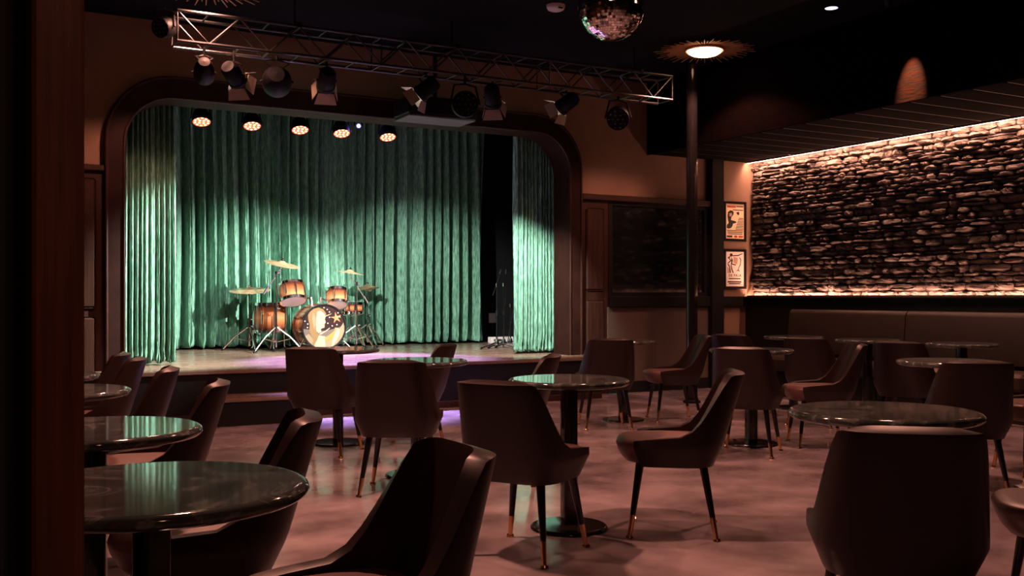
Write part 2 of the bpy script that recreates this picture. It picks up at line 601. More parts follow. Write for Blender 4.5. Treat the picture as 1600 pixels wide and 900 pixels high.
random.seed(7)
sw = struct(MB().box(9.16, 9.2, SY0, YB, ZL, ZS + 0.02).build('wall_stone', 'mortar', smooth=0), 'rough dark stacked stone wall lit from above and below', 'wall')
stones = []
z = ZL + 0.004
while z < ZS - 0.01:
    h = random.choice((0.038, 0.046, 0.055, 0.066, 0.082))
    if z + h > ZS - 0.02:
        h = ZS + 0.015 - z
    y = YB - 0.004
    while y > SY0 + 0.1:
        L = random.uniform(0.07, 0.30) * (0.7 + h * 5)
        if random.random() < 0.18 and h > 0.075:
            # two thin stones over one another
            hh = h * random.uniform(0.4, 0.6)
            stones.append((y - L, y, z, z + hh))
            stones.append((y - L, y, z + hh, z + h))
        else:
            stones.append((y - L, y, z, z + h))
        y -= L
    z += h


def stone_mb(mb, y0, y1, z0, z1):
    g = 0.006
    d = random.uniform(0.030, 0.098)
    nu, nv = 4, 3
    tilt = random.uniform(-0.018, 0.018)
    tz = random.uniform(-0.016, 0.016)
    wob = [random.uniform(-.008, .008) for _ in range(8)]
    front = []
    for j in range(nv + 1):
        for i in range(nu + 1):
            u, v = i / nu, j / nv
            eu = min(u, 1 - u)
            ev = min(v, 1 - v)
            y = y0 + g + (y1 - y0 - 2 * g) * u
            zz = z0 + g * .6 + (z1 - z0 - 1.2 * g) * v
            edge = eu == 0 or ev == 0
            y += random.uniform(-.012, .012) * (0.4 if edge else 1)
            zz += random.uniform(-.007, .007) * (0.6 if edge else 1)
            if eu == 0 and ev == 0:
                y += 0.012 if u == 0 else -0.012
                zz += 0.007 if v == 0 else -0.007
            dep = d + tilt * (u - .5) * 2 + tz * (v - .5) * 2 + random.uniform(-.011, .011)
            if edge:
                dep *= random.uniform(0.30, 0.80)
            front.append((9.165 - max(dep, 0.012), y, zz))
    m = nu + 1
    vs2 = front[:]
    fs2 = []
    for j in range(nv):
        for i in range(nu):
            a = j * m + i
            fs2.append((a, a + m, a + m + 1, a + 1))
    ring = [i for i in range(m)] + [j * m + nu for j in range(1, nv + 1)] + [nv * m + i for i in range(nu - 1, -1, -1)] + [j * m for j in range(nv - 1, 0, -1)]
    base = len(vs2)
    for k in ring:
        vs2.append((9.17, front[k][1], front[k][2]))
    L = len(ring)
    for q in range(L):
        q2 = (q + 1) % L
        fs2.append((ring[q], ring[q2], base + q2, base + q))
    mb.add(vs2, fs2)


def seen(s):
    y = (s[0] + s[1]) / 2
    d = 9.1 * 0.4848 + y * 0.8746
    r = 9.1 * 0.8746 - y * 0.4848
    inside = 800 + 1556 * r / d < 1600
    return (0 if inside else 1, -(s[1] - s[0]) * (s[3] - s[2]) / d ** 3)


stones.sort(key=seen)
rest = MB()
for i, s in enumerate(stones):
    if i < 300:
        mb = MB()
        stone_mb(mb, *s)
        mb.build('stone', 'stone', sw, smooth=0)
    else:
        stone_mb(rest, *s)
o = rest.build('small_stones', 'stone', sw, smooth=0)
o['kind'] = 'stuff'

# LED strips (real luminous strips in a cove above and on the ledge below)
for zlo, zhi, ze0, ze1, lab in ((ZS - 0.024, ZS, ZS - 0.016, ZS - 0.006, 'glowing warm light strip along the top of the stone wall'),
                                (ZL, ZL + 0.012, ZL + 0.002, ZL + 0.010, 'glowing warm light strip on the ledge below the stone wall')):
    ls = empty('light_strip', (9.04, 7.0, zlo))
    tag(ls, lab, 'light strip')
    y0_, y1_ = SY0 + 0.1, YB - 0.03
    if zlo < 2:
        kid(MB().box(9.024, 9.030, y0_, y1_, zlo, zhi), 'channel', 'black_metal', ls, 0)
        kid(MB().add([(9.0305, y0_, ze0), (9.0305, y1_, ze0), (9.0345, y1_, ze1), (9.0345, y0_, ze1)], [(0, 1, 2, 3)]), 'diodes', 'led_low', ls, 0)
    else:
        cx = MB().add([(x_, yv, zv) for yv in (y0_, y1_) for x_, zv in ((8.985, ZS + 0.028), (8.985, ZS - 0.004), (8.996, ZS - 0.016), (8.999, ZS - 0.016), (9.009, ZS - 0.006), (9.009, ZS + 0.028))],
                      [(0, 1, 7, 6), (1, 2, 8, 7), (2, 3, 9, 8), (3, 4, 10, 9), (4, 5, 11, 10), (5, 0, 6, 11), (0, 5, 4, 3, 2, 1), (6, 7, 8, 9, 10, 11)])
        kid(cx, 'channel', 'black_metal', ls, 0)
        kid(MB().add([(8.9995, y0_, ZS - 0.0162), (8.9995, y1_, ZS - 0.0162), (9.0095, y1_, ZS - 0.0062), (9.0095, y0_, ZS - 0.0062)], [(0, 1, 2, 3)]), 'diodes', 'led', ls, 0)
        kid(MB().add([(8.9962, y0_, ZS - 0.0164), (8.9962, y1_, ZS - 0.0164), (8.9988, y1_, ZS - 0.0164), (8.9988, y0_, ZS - 0.0164)], [(0, 1, 2, 3)]), 'diffuser_edge', 'led_top', ls, 0)

# round black pole
po_ = empty('support_pole', (7.04, 8.62, 0))
tag(po_, 'slim black round pole rising from floor to ceiling', 'pole')
MB().lathe([(0.062, 0), (0.062, ZC)], 28).build('shaft', 'table_black', po_)
MB().lathe([(0.095, 0), (0.095, 0.02), (0.07, 0.035), (0.07, 0.06)], 28).build('floor_collar', 'black_metal', po_)

# ------------------------------------------------------------------ curtains


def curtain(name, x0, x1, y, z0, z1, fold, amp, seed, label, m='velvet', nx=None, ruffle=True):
    rnd = random.Random(seed)
    nx = nx or int((x1 - x0) / 0.0085)
    nz = 36
    # fold phase with varying frequency
    ph, k = [], 0.0
    fr_, tgt, left = 1.0, 1.0, 0
    ams, am, amt = [], 1.0, 1.0
    for i in range(nx + 1):
        if left <= 0:
            tgt = rnd.uniform(0.65, 1.7)
            amt = rnd.uniform(0.55, 1.25)
            left = rnd.randint(8, 26)
        left -= 1
        fr_ += (tgt - fr_) * 0.12
        am += (amt - am) * 0.12
        k += fr_ * 2 * PI * (x1 - x0) / nx / fold
        ph.append(k)
        ams.append(am)
    drift = [rnd.uniform(0, 6.28) for _ in range(4)]
    mb = MB()
    vs2 = []
    for j in range(nz + 1):
        t = j / nz
        z = z0 + (z1 - z0) * (t ** 1.25)
        low = max(0.0, 1 - (z - z0) / 0.22)
        for i in range(nx + 1):
            p = ph[i] + 0.5 * math.sin(1.3 * z + drift[0] + i * 0.013)
            a = amp * ams[i] * (0.75 + 0.45 * (1 - t))
            s = math.sin(p)
            ridge = 1 - 2 * abs(math.sin(p / 2)) ** 1.05
            prof = ridge + 0.22 * math.sin(2.17 * p + drift[1] + 0.8 * z) + 0.10 * math.sin(5.3 * p + 2.1 * z + drift[2])
            dy = a * prof
            dx = 0.10 * a * math.sin(p + 1.0)
            if ruffle:
                dy += low * 0.016 * math.sin(i * 0.9 + 9 * z + 3 * math.sin(i * .11)) + low * 0.022
                dx += low * 0.010 * math.sin(i * 0.37 + 30 * z)
            zz = z
            if j == 0:
                zz += 0.012 * math.sin(p * 0.5 + drift[3])
            vs2.append((x0 + (x1 - x0) * i / nx + dx, y + dy, zz))
    fs2 = []
    for j in range(nz):
        for i in range(nx):
            a = j * (nx + 1) + i
            fs2.append((a, a + 1, a + nx + 2, a + nx + 1))
    mb.add(vs2, fs2)
    # back layer for thickness
    o = mb.build(name, m, smooth=80)
    sol = o.modifiers.new('thickness', 'SOLIDIFY')
    sol.thickness = 0.006
    sol.offset = 0
    tag(o, label, 'curtain')
    return o


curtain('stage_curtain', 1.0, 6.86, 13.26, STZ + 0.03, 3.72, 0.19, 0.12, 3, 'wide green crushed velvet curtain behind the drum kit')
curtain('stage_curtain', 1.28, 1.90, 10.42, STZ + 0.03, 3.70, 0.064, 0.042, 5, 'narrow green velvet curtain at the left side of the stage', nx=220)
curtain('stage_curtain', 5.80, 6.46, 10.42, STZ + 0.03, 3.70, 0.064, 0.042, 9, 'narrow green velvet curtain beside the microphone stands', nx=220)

# ------------------------------------------------------------------ foreground post and drape
MBp = MB().bbox(0.097, 0.172, 1.70, 1.86, 0, ZC, 0.006)
tag(MBp.build('wooden_post', 'wood_post', smooth=0), 'reddish brown wooden post standing close at the left edge', 'post')
curtain('drape', -0.75, 0.16, 1.93, 0.01, ZC - 0.02, 0.11, 0.022, 12, 'black drape hanging beside the wooden post', 'drape_black', nx=120, ruffle=False)

# ------------------------------------------------------------------ chairs


def make_chair():
    root = empty('lounge_chair')

    def prof_h(phi):
        a = abs(phi)
        t = min(1, max(0, (a - R(45)) / R(48)))
        t2 = math.sin(t * PI / 2) ** 1.5
        return 0.792 + (0.49 - 0.792) * t2 - 0.02 * min(1, max(0, (a - R(85)) / R(40)))

    mb = MB()
    ns, nv = 36, 12
    A = R(122)

    def surf(phi, z):
        cx = math.sin(phi)
        cy = -math.cos(phi)
        e = 0.52
        x = 0.252 * math.copysign(abs(cx) ** e, cx)
        y = 0.25 * math.copysign(abs(cy) ** e, cy)
        up = max(0.0, z - 0.44)
        dn = max(0.0, 0.44 - z)
        back = max(0.0, -cy)
        y -= up * 0.34 * back ** 0.7
        x *= 1 - 0.22 * up
        y *= 1 - 0.10 * up
        x *= 1 - 1.6 * dn
        y *= 1 - 1.9 * dn
        return (x, y, z)
    vs2 = []
    for i in range(ns + 1):
        phi = -A + 2 * A * i / ns
        h = prof_h(phi)
        for j in range(nv + 1):
            v = j / nv
            vs2.append(surf(phi, 0.345 + (h - 0.345) * v))
    fs2 = []
    for i in range(ns):
        for j in range(nv):
            a = i * (nv + 1) + j
            fs2.append((a, a + nv + 1, a + nv + 2, a + 1))
    mb.add(vs2, fs2)
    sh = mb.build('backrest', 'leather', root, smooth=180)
    sol = sh.modifiers.new('thickness', 'SOLIDIFY')
    sol.thickness = 0.055
    sol.offset = -1
    bev = sh.modifiers.new('round', 'BEVEL')
    bev.width = 0.020
    bev.segments = 3
    bev.limit_method = 'ANGLE'
    bev.angle_limit = R(50)
    # seat cushion
    mb = MB()
    nseg = 40
    rings = [(0.80, 0.352), (0.93, 0.360), (0.985, 0.385), (1.0, 0.42), (1.0, 0.445), (0.985, 0.458), (0.94, 0.467), (0.80, 0.472), (0.4, 0.475)]
    vs2 = []
    for sc, z in rings:
        for k in range(nseg):
            a = 2 * PI * k / nseg
            cx, cy = math.cos(a), math.sin(a)
            e = 0.66
            x = 0.235 * math.copysign(abs(cx) ** e, cx) * sc
            y = (0.225 if cy < 0 else 0.275) * math.copysign(abs(cy) ** e, cy) * sc
            if cy > 0:
                x *= 1 + 0.03 * cy
            if z < 0.44:
                sh_ = 1 - 1.3 * (0.44 - z)
                x *= sh_
                y *= sh_
            vs2.append((x, y, z))
    fs2 = []
    for i in range(len(rings) - 1):
        for k in range(nseg):
            k2 = (k + 1) % nseg
            fs2.append((i * nseg + k, i * nseg + k2, (i + 1) * nseg + k2, (i + 1) * nseg + k))
    fs2.append(tuple(range(nseg))[::-1])
    fs2.append(tuple((len(rings) - 1) * nseg + k for k in range(nseg)))
    mb.add(vs2, fs2)
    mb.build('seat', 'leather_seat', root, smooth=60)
    for sx in (-1, 1):
        for sy in (-1, 1):
            top = Vector((sx * 0.150, sy * 0.150, 0.362))
            bot = Vector((sx * 0.205, sy * (0.215 if sy < 0 else 0.20), 0.0))
            br = top.lerp(bot, 0.70)
            lg = MB().tube([top, br], [0.021, 0.0135], 12).build('leg', 'black_lacquer', root)
            fb = MB().tube([br, top.lerp(bot, 0.972)], [0.0140, 0.0105], 12)
            fb.tube([top.lerp(bot, 0.972), bot], [0.017, 0.019], 12)
            fb.build('ferrule', 'brass', lg)
    return root


chair0 = make_chair()
first = [True]


def chair(x, y, fx, fy, label, group):
    if first[0]:
        c = chair0
        first[0] = False
    else:
        c = copy_tree(chair0)
    c.location = (x, y, 0)
    c.rotation_euler = (0, 0, math.atan2(-fx, fy))
    tag(c, label, 'chair', group)
    return c


CA, SA = 0.8746, 0.4848


def rot(r, d):
    """direction given as (sideways, away) turned into room axes"""
    return (CA * r + SA * d, -SA * r + CA * d)


G1 = 'brown leather chairs around the round tables'
CH = [
    (0.78, 2.24, -1.0, 0.0, 'nearest brown leather chair, its tall back filling the bottom centre'),
    (0.66, 3.15, *rot(-.95, -.25), 'brown leather chair just behind the nearest left round table'),
    (0.69, 4.50, *rot(-.95, -.25), 'brown leather chair with pinkish seat behind the second left table'),
    (0.65, 5.44, *rot(-.95, -.25), 'dark leather chair in the left row in front of the left curtain edge'),
    (0.64, 6.42, *rot(-.95, -.25), 'leather chair beside the third left table, curtain behind it'),
    (0.63, 6.99, *rot(-.95, -.25), 'farthest leather chair of the left row, only its top showing'),
    (2.40, 7.20, *rot(.22, .97), 'dark leather chair seen from behind in front of the bass drum'),
    (3.06, 7.16, *rot(-.97, .2), 'leather chair whose back top peeks above the stage edge behind the green-reflecting table'),
    (2.32, 5.58, *rot(.06, 1), 'brown leather chair seen from behind left of centre, before the green-reflecting table'),
    (3.04, 5.58, *rot(-.95, .15), 'leather chair half hidden behind the centre table, back curve showing'),
    (2.28, 3.97, *rot(.5, .87), 'leather chair seen from behind tucked against the centre table'),
    (3.12, 3.98, *rot(-.985, .16), 'leather chair in full side view right of the centre table'),
    (5.05, 7.40, *rot(-.1, .98), 'small leather chair seen from behind in front of the tan panel'),
    (5.92, 7.53, *rot(-.96, -.1), 'leather chair facing left beside the black pole'),
    (5.16, 5.66, *rot(.4, .92), 'leather chair seen from behind near the black pole, right of the side-view chair'),
    (5.93, 5.70, *rot(-.97, .05), 'leather chair with pink lit seat behind the right marble table'),
    (5.22, 3.90, *rot(.1, 1), 'dark leather chair seen from behind beyond the right marble table'),
    (6.28, 4.10, *rot(-1, 0), 'leather chair cut off at the right edge, in the middle distance'),
    (2.52, 2.12, *rot(.2, .98), 'large near leather chair seen from behind at lower right'),
    (3.36, 2.04, *rot(-.94, .34), 'leather chair cut off at the lower right corner'),
    (6.80, 7.55, *rot(.6, .8), 'distant leather chair by the banquette table nearest the posters'),
    (6.86, 6.62, *rot(.6, .8), 'distant leather chair at the middle banquette table'),
    (6.92, 5.66, *rot(.6, .8), 'distant leather chair at the banquette table nearest the right edge'),
]
for c in CH:
    chair(*c, G1)

# ------------------------------------------------------------------ tables


def make_table():
    root = empty('round_table')
    r = 0.33
    MB().lathe([(0.0, 0.722), (r - 0.03, 0.722), (r - 0.012, 0.7245), (r - 0.004, 0.731), (r, 0.7385),
                (r - 0.003, 0.747), (r - 0.010, 0.753), (r - 0.02, 0.755), (r - 0.0205, 0.755), (0.0, 0.755)], 72).build('table_top', 'marble', root, smooth=50)
    MB().lathe([(0.0, 0.712), (0.12, 0.712), (0.12, 0.722), (0, 0.722)], 24).build('mounting_plate', 'table_black', root)
    M = Matrix.Rotation(R(-12), 4, 'Z')
    c = MB()
    a, b = 0.038, 0.006
    ring = []
    for sx, sy in ((1, 1), (-1, 1), (-1, -1), (1, -1)):
        for q in range(4):
            ang = {(1, 1): 0, (-1, 1): 90, (-1, -1): 180, (1, -1): 270}[(sx, sy)] + 30 * q
            ring.append((sx * (a - b) + b * math.cos(R(ang)), sy * (a - b) + b * math.sin(R(ang))))
    c.prism(ring, 0.695, M @ Matrix.Translation((0, 0, 0.018)))
    c.build('column', 'table_black', root, smooth=50)
    MB().lathe([(0.0, 0.0), (0.206, 0.0), (0.21, 0.004), (0.208, 0.012), (0.198, 0.018), (0.197, 0.018), (0.05, 0.024), (0.0, 0.024)], 56).build('base', 'table_black', root, smooth=50)
    return root


table0 = make_table()
TB = [
    (0.37, 2.30, 1.03, 'nearest round dark marble table at lower left, curtain reflected in it'),
    (0.37, 3.39, 1.0, 'second round dark marble table in the left row'),
    (0.36, 4.86, 1.0, 'third round marble table in the left row above a pink seat'),
    (0.34, 5.85, 1.0, 'farthest round table of the left row, barely showing past the post'),
    (2.63, 7.60, 1.0, 'dark round table edge in front of the drum kit'),
    (2.61, 5.98, 1.0, 'round marble table with green curtain reflection left of centre'),
    (2.69, 4.26, 0.93, 'round marble table at the centre on a square black column'),
    (2.95, 2.52, 1.03, 'large near round marble table at right, in front of the banquettes'),
    (5.48, 7.72, 0.93, 'small distant round table in front of the tan panel'),
    (5.48, 5.98, 1.0, 'round table right of the side-view chair, near the black pole'),
    (5.60, 4.27, 0.97, 'round table beyond the large right marble table'),
    (7.62, 7.68, 0.92, 'banquette table nearest the framed posters'),
    (7.68, 6.76, 0.92, 'middle banquette table with slim grey column'),
    (7.78, 5.80, 0.92, 'banquette table nearest the right edge'),
]
for i, (x, y, sc, lab) in enumerate(TB):
    t = table0 if i == 0 else copy_tree(table0)
    t.location = (x, y, 0)
    t.scale = (sc, sc, 1)
    tag(t, lab, 'table', 'round tables')

# ------------------------------------------------------------------ banquettes


def banquette(y0, y1, label):
    root = empty('banquette', (8.65, (y0 + y1) / 2, 0))
    tag(root, label, 'banquette', 'tan leather banquettes along the stone wall')
    kid(MB().box(8.42, 9.0, y0 + 0.01, y1 - 0.01, 0, 0.30), 'base', 'dark_paint', root, 0)
    kid(MB().bbox(8.33, 8.86, y0 + 0.008, y1 - 0.008, 0.30, 0.46, 0.03), 'seat', 'banquette_leather', root, 40)
    bk = MB()
    prof = [(8.995, 0.47), (8.86, 0.47), (8.835, 0.50), (8.875, 0.96), (8.89, 0.995), (8.92, 1.012), (8.96, 1.012), (8.99, 0.995), (8.995, 0.96)]
    nP = len(prof)
    ys = (y0 + 0.006, y0 + 0.02, y1 - 0.02, y1 - 0.006)
    vv = []
    for q, yv in enumerate(ys):
        for x, z in prof:
            s = 0.985 if q in (0, 3) else 1
            vv.append((8.93 + (x - 8.93) * s, yv, 0.75 + (z - 0.75) * s))
    ff = []
    for q in range(3):
        for k in range(nP):
            k2 = (k + 1) % nP
            ff.append((q * nP + k, (q + 1) * nP + k, (q + 1) * nP + k2, q * nP + k2))
    ff.append(tuple(range(nP)))
    ff.append(tuple(3 * nP + k for k in range(nP))[::-1])
    bk.add(vv, ff)
    kid(bk, 'backrest', 'banquette_leather', root, 40)


banquette(7.30, 9.02, 'tan leather banquette nearest the framed posters')
banquette(5.58, 7.30, 'tan leather banquette running out at the right edge')
banquette(3.90, 5.58, 'tan leather banquette beyond the right edge')

# ------------------------------------------------------------------ posters


def flat(poly, m, root, name, yoff, T):
    P = [T(u, v) for u, v in poly]
    mb = MB()
    Mx = Matrix(((1, 0, 0, 0), (0, 0, -1, yoff), (0, 1, 0, 0), (0, 0, 0, 1)))
    mb.prism(P, 0.0006, Mx)
    return mb.build(name, m, root, smooth=0)


def rect(u0, u1, v0, v1):
    return [(u0, v0), (u1, v0), (u1, v1), (u0, v1)]


def poster(z0, z1, label, paper):
    x0, x1 = 8.635, 9.015
    root = empty('framed_poster', ((x0 + x1) / 2, YB - 0.001, z0))
    tag(root, label, 'poster')
    W, H = x1 - x0, z1 - z0
    t = 0.034
    f = MB()
    f.bbox(-W / 2, -W / 2 + t, -0.028, 0, 0, H, .003).bbox(W / 2 - t, W / 2, -0.028, 0, 0, H, .003)
    f.bbox(-W / 2 + t, W / 2 - t, -0.028, 0, 0, t, .003).bbox(-W / 2 + t, W / 2 - t, -0.028, 0, H - t, H, .003)
    f.build('frame', 'frame_black', root, smooth=0)
    sh = MB().box(-W / 2 + t, W / 2 - t, -0.010, 0, t, H - t).build('print', paper, root, smooth=0)
    return root, sh, W - 2 * t, H - 2 * t, t


# upper poster: pixel space of the sheet 70..230 x 60..395
root, sh, W, H, t = poster(1.885, 2.405, 'framed cream poster with a dark moustached face, upper of two', 'paper_cream')


def Tu(u, v):
    return ((u - 150) / 160 * W, t + (395 - v) / 335 * H)


YO = -0.0101
flat(rect(76, 226, 66, 76), 'ink_tan', sh, 'title_bar', YO, Tu)
flat(rect(85, 160, 78, 96), 'ink_red', sh, 'title_bar', YO, Tu)
flat(rect(164, 226, 78, 88), 'ink', sh, 'title_bar', YO, Tu)
flat(rect(135, 224, 112, 121), 'ink', sh, 'title_bar', YO, Tu)
flat([(92, 140), (110, 122), (132, 124), (142, 140), (138, 165), (122, 185), (118, 215), (150, 222), (168, 232), (160, 242), (135, 250), (132, 270), (118, 292), (95, 300), (80, 290), (84, 262), (98, 245), (92, 215), (88, 180)], 'ink', sh, 'portrait', YO, Tu)
flat([(104, 150), (124, 148), (128, 168), (116, 182), (104, 178)], 'ink_tan', sh, 'portrait', YO - .0007, Tu)
flat([(163, 140), (185, 132), (192, 150), (184, 168), (172, 158)], 'ink', sh, 'portrait', YO, Tu)
for k, v in enumerate(range(192, 300, 15)):
    flat(rect(184 - 4 * k, 226, v, v + 7), 'ink', sh, 'text_line', YO, Tu)
for k, v in enumerate((312, 328, 344)):
    flat(rect(84 + 3 * k, 224 - 3 * k, v, v + 8), 'ink', sh, 'text_line', YO, Tu)
flat(rect(82, 130, 364, 382), 'ink', sh, 'emblem', YO, Tu)
flat([(142, 372), (156, 360), (172, 366), (174, 380), (156, 386)], 'ink_red', sh, 'emblem', YO, Tu)
flat(rect(184, 222, 364, 382), 'ink_red', sh, 'emblem', YO, Tu)

# lower poster
root, sh, W, H, t = poster(1.265, 1.785, 'framed pale poster with a stretching figure drawing, lower of two', 'paper_white')


def Tl(u, v):
    return ((u - 150) / 170 * W, t + (852 - v) / 335 * H)


flat([(105, 542), (116, 532), (130, 538), (132, 556), (120, 566), (106, 560)], 'ink', sh, 'figure', YO, Tl)
for a in ([(130, 552), (180, 548), (222, 530), (224, 536), (184, 558), (132, 562)],
          [(106, 560), (84, 575), (110, 600), (84, 628), (88, 634), (122, 604), (100, 578), (112, 570)],
          [(118, 568), (134, 600), (126, 632), (162, 640), (160, 650), (116, 640), (120, 600)],
          [(92, 634), (108, 660), (116, 720), (106, 722), (100, 665), (84, 640)],
          [(120, 640), (130, 690), (142, 722), (132, 722), (120, 690), (114, 645)],
          [(196, 568), (210, 590), (206, 640), (184, 690), (180, 686), (200, 636), (203, 594), (192, 574)],
          [(166, 700), (186, 686), (196, 704), (190, 708), (182, 696), (168, 706)]):
    flat(a, 'ink', sh, 'figure', YO, Tl)
flat([(82, 660), (110, 690), (110, 724), (82, 724)], 'ink_tan', sh, 'figure', YO + .0003, Tl)
flat([(140, 566), (180, 580), (172, 640), (140, 625)], 'ink_tan', sh, 'figure', YO + .0003, Tl)
for v0, v1, u0, u1 in ((772, 782, 96, 204), (802, 815, 86, 212), (820, 830, 98, 204)):
    flat(rect(u0, u1, v0, v1), 'ink', sh, 'text_line', YO, Tl)
fc = bpy.data.curves.new('lettering', 'FONT')
fc.body = 'DE PALA'
fc.size = 0.046
fc.offset = 0.0012
fc.space_character = 1.25
fc.align_x = 'CENTER'
fc.extrude = 0.0004
tmp = bpy.data.objects.new('tmp_text', fc)
COL.objects.link(tmp)
bpy.context.view_layer.update()
tm = bpy.data.meshes.new_from_object(tmp.evaluated_get(bpy.context.evaluated_depsgraph_get()))
bpy.data.objects.remove(tmp, do_unlink=True)
tm.materials.clear()
tm.materials.append(MATS['ink'])
lt = link('lettering', tm, sh)
lt.rotation_euler = (R(90), 0, 0)
lt.location = (*((Tl(152, 757)[0], YO - 0.0005)), Tl(152, 757)[1])

# ------------------------------------------------------------------ ceiling lamps


def make_lamp():
    root = empty('sunburst_lamp')
    rays = MB()
    rnd = random.Random(4)
    nr = 72
    for k in range(nr):
        a = 2 * PI * k / nr
        L = (0.53, 0.40, 0.47, 0.36, 0.50, 0.42)[k % 6]
        ca, sa = math.cos(a), math.sin(a)
        w0, w1 = 0.0088, 0.0035
        z = -0.045 + (0.004 if k % 2 else 0)
        r0 = 0.16
        tz = z - 0.035 * (L / 0.53)
        pts = [(r0, -w0), (L, -w1), (L, w1), (r0, w0)]
        vv = [(r * ca - t_ * sa, r * sa + t_ * ca, (z if r == r0 else tz)) for r, t_ in pts]
        vv += [(x, y, zz + 0.006) for x, y, zz in vv]
        rays.add(vv, [(0, 3, 2, 1), (4, 5, 6, 7), (0, 1, 5, 4), (1, 2, 6, 5), (2, 3, 7, 6), (3, 0, 4, 7)])
    rays.build('sunburst_rays', 'lamp_gold', root, smooth=0)
    MB().lathe([(0.0, 0.0), (0.17, 0.0), (0.17, -0.03), (0.205, -0.05), (0.212, -0.062), (0.205, -0.070), (0.192, -0.072), (0.185, -0.062), (0.0, -0.062)], 48).build('rim', 'lamp_gold', root)
    MB().lathe([(0.183, -0.063), (0.172, -0.085), (0.14, -0.105), (0.09, -0.119), (0.04, -0.125), (0.0, -0.126)], 48).build('glass_dome', 'lamp_glass', root)
    light('lamp_light', 'SPOT', (0, 0, -0.16), root, LAMP_W, LAMP_C, 0.09, (0, 0, -1), 130, 0.25)
    return root


lamp0 = make_lamp()
LP = [(6.80, 8.12, 'glowing sunburst ceiling lamp in front of the black pole'),
      (1.80, 8.45, 'sunburst ceiling lamp just above the left truss end'),
      (3.50, 4.40, 'sunburst ceiling lamp above the centre table'),
      (1.10, 4.70, 'sunburst ceiling lamp above the left table row'),
      (5.90, 5.00, 'sunburst ceiling lamp over the right tables')
      ]
LP.append((0.30, -0.90, 'weak unseen sunburst lamp added behind the viewer to light the post'))  # unseen lamp, added to brighten the front of the wooden post
for i, (x, y, lab) in enumerate(LP):
    l = lamp0 if i == 0 else copy_tree(lamp0)
    for ch in l.children:
        if ch.type == 'LIGHT':
            ch.data = ch.data.copy()
            ch.data.energy = LAMP_W * (1.0, 1.5, 0.55, 2.5, 1.3, 0.22)[i]
    l.location = (x, y, ZC - 0.001)
    tag(l, lab, 'ceiling lamp', 'sunburst ceiling lamps')

# recessed downlight, smoke detector, accent spot, sprinkler
dl = empty('recessed_downlight', (6.95, 6.53, ZC))
tag(dl, 'small violet-white recessed downlight in the black ceiling', 'downlight')
MB().lathe([(0.058, -0.004), (0.068, -0.004), (0.070, 0.0), (0.058, 0.0)], 28, closed=True).build('trim_ring', 'black_metal', dl)
MB().lathe([(0.0, -0.003), (0.057, -0.003), (0.057, -0.001), (0, -0.001)], 28).build('diffuser', 'downlight', dl)
sm = empty('smoke_detector', (4.71, 7.68, ZC))
tag(sm, 'round white smoke detector on the black ceiling', 'smoke detector')
MB().lathe([(0.0, -0.052), (0.05, -0.050), (0.072, -0.04), (0.083, -0.022), (0.085, 0.0), (0, 0)], 32).build('housing', 'white_plastic', sm)
MB().box(-0.02, 0.02, -0.0858, -0.072, -0.046, -0.036).build('vent', 'ink', sm, smooth=0)
sp = empty('accent_spot', (7.05, 5.98, ZC))
tag(sp, 'small black ceiling spotlight aimed at the soffit face', 'spotlight')
Ms = aim((0.38, 0.06, -0.72), (0, 0, -0.05))
MB().lathe([(0.0, -0.06), (0.035, -0.06), (0.035, 0.06), (0.029, 0.06), (0.029, 0.05), (0, 0.05)], 24, Ms).build('can', 'black_metal', sp)
MB().tube([(0, 0, 0), (0, 0, -0.05)], 0.008, 8).build('stem', 'black_metal', sp)
light('spot_light', 'SPOT', Ms @ Vector((0, 0, 0.07)), sp, 2600, (1, 0.36, 0.17), 0.005, (0.38, 0.06, -0.72), 27, 0.9)
sk = empty('sprinkler_head', (8.80, 8.93, ZS))
tag(sk, 'tiny metal sprinkler head under the soffit near the stone wall', 'sprinkler')
MB().tube([(0, 0, 0.0), (0, 0, -0.03)], 0.008, 10).build('stem', 'chrome', sk)
MB().lathe([(0, -0.034), (0.02, -0.034), (0.02, -0.03), (0, -0.03)], 16).build('deflector', 'chrome', sk)

# ------------------------------------------------------------------ mirror ball
mbll = empty('mirror_ball', (4.29, 6.20, 3.345))
tag(mbll, 'large mirror ball hanging below the black ceiling', 'mirror ball')
RB = 0.25
core = MB().lathe([(RB * .985 * math.sin(PI * i / 24), -RB * .985 * math.cos(PI * i / 24)) for i in range(25)], 40)
core.build('core', 'black_metal', mbll)
tiles = MB()
rnd = random.Random(2)
nl = 38
for i in range(nl):
    th = PI * (i + 0.5) / nl
    m_ = max(3, int(round(2 * PI * math.sin(th) * nl / PI)))
    hs = RB * PI / nl * 0.46
    for k in range(m_):
        a = 2 * PI * (k + 0.5 * (i % 2)) / m_
        nrm = Vector((math.sin(th) * math.cos(a), math.sin(th) * math.sin(a), math.cos(th)))
        e1 = Vector((-math.sin(a), math.cos(a), 0))
        e2 = nrm.cross(e1)
        j1, j2 = rnd.gauss(0, 0.018), rnd.gauss(0, 0.018)
        ws = RB * math.sin(th) * PI / m_ * 0.94
        c = nrm * RB
        vv = []
        for s1, s2 in ((-1, -1), (1, -1), (1, 1), (-1, 1)):
            vv.append(c + e1 * s1 * ws + e2 * s2 * hs + nrm * (s1 * ws * j1 * 2 + s2 * hs * j2 * 2))
        vv += [p - nrm * 0.005 for p in vv]
        tiles.add(vv, [(0, 1, 2, 3), (0, 4, 5, 1), (1, 5, 6, 2), (2, 6, 7, 3), (3, 7, 4, 0)])
o = tiles.build('mirror_tiles', 'mirror', mbll, smooth=0)
o['kind'] = 'stuff'
MB().tube([(0, 0, RB - .005), (0, 0, ZC - 3.345)], 0.012, 10).build('hanger_rod', 'black_metal', mbll)
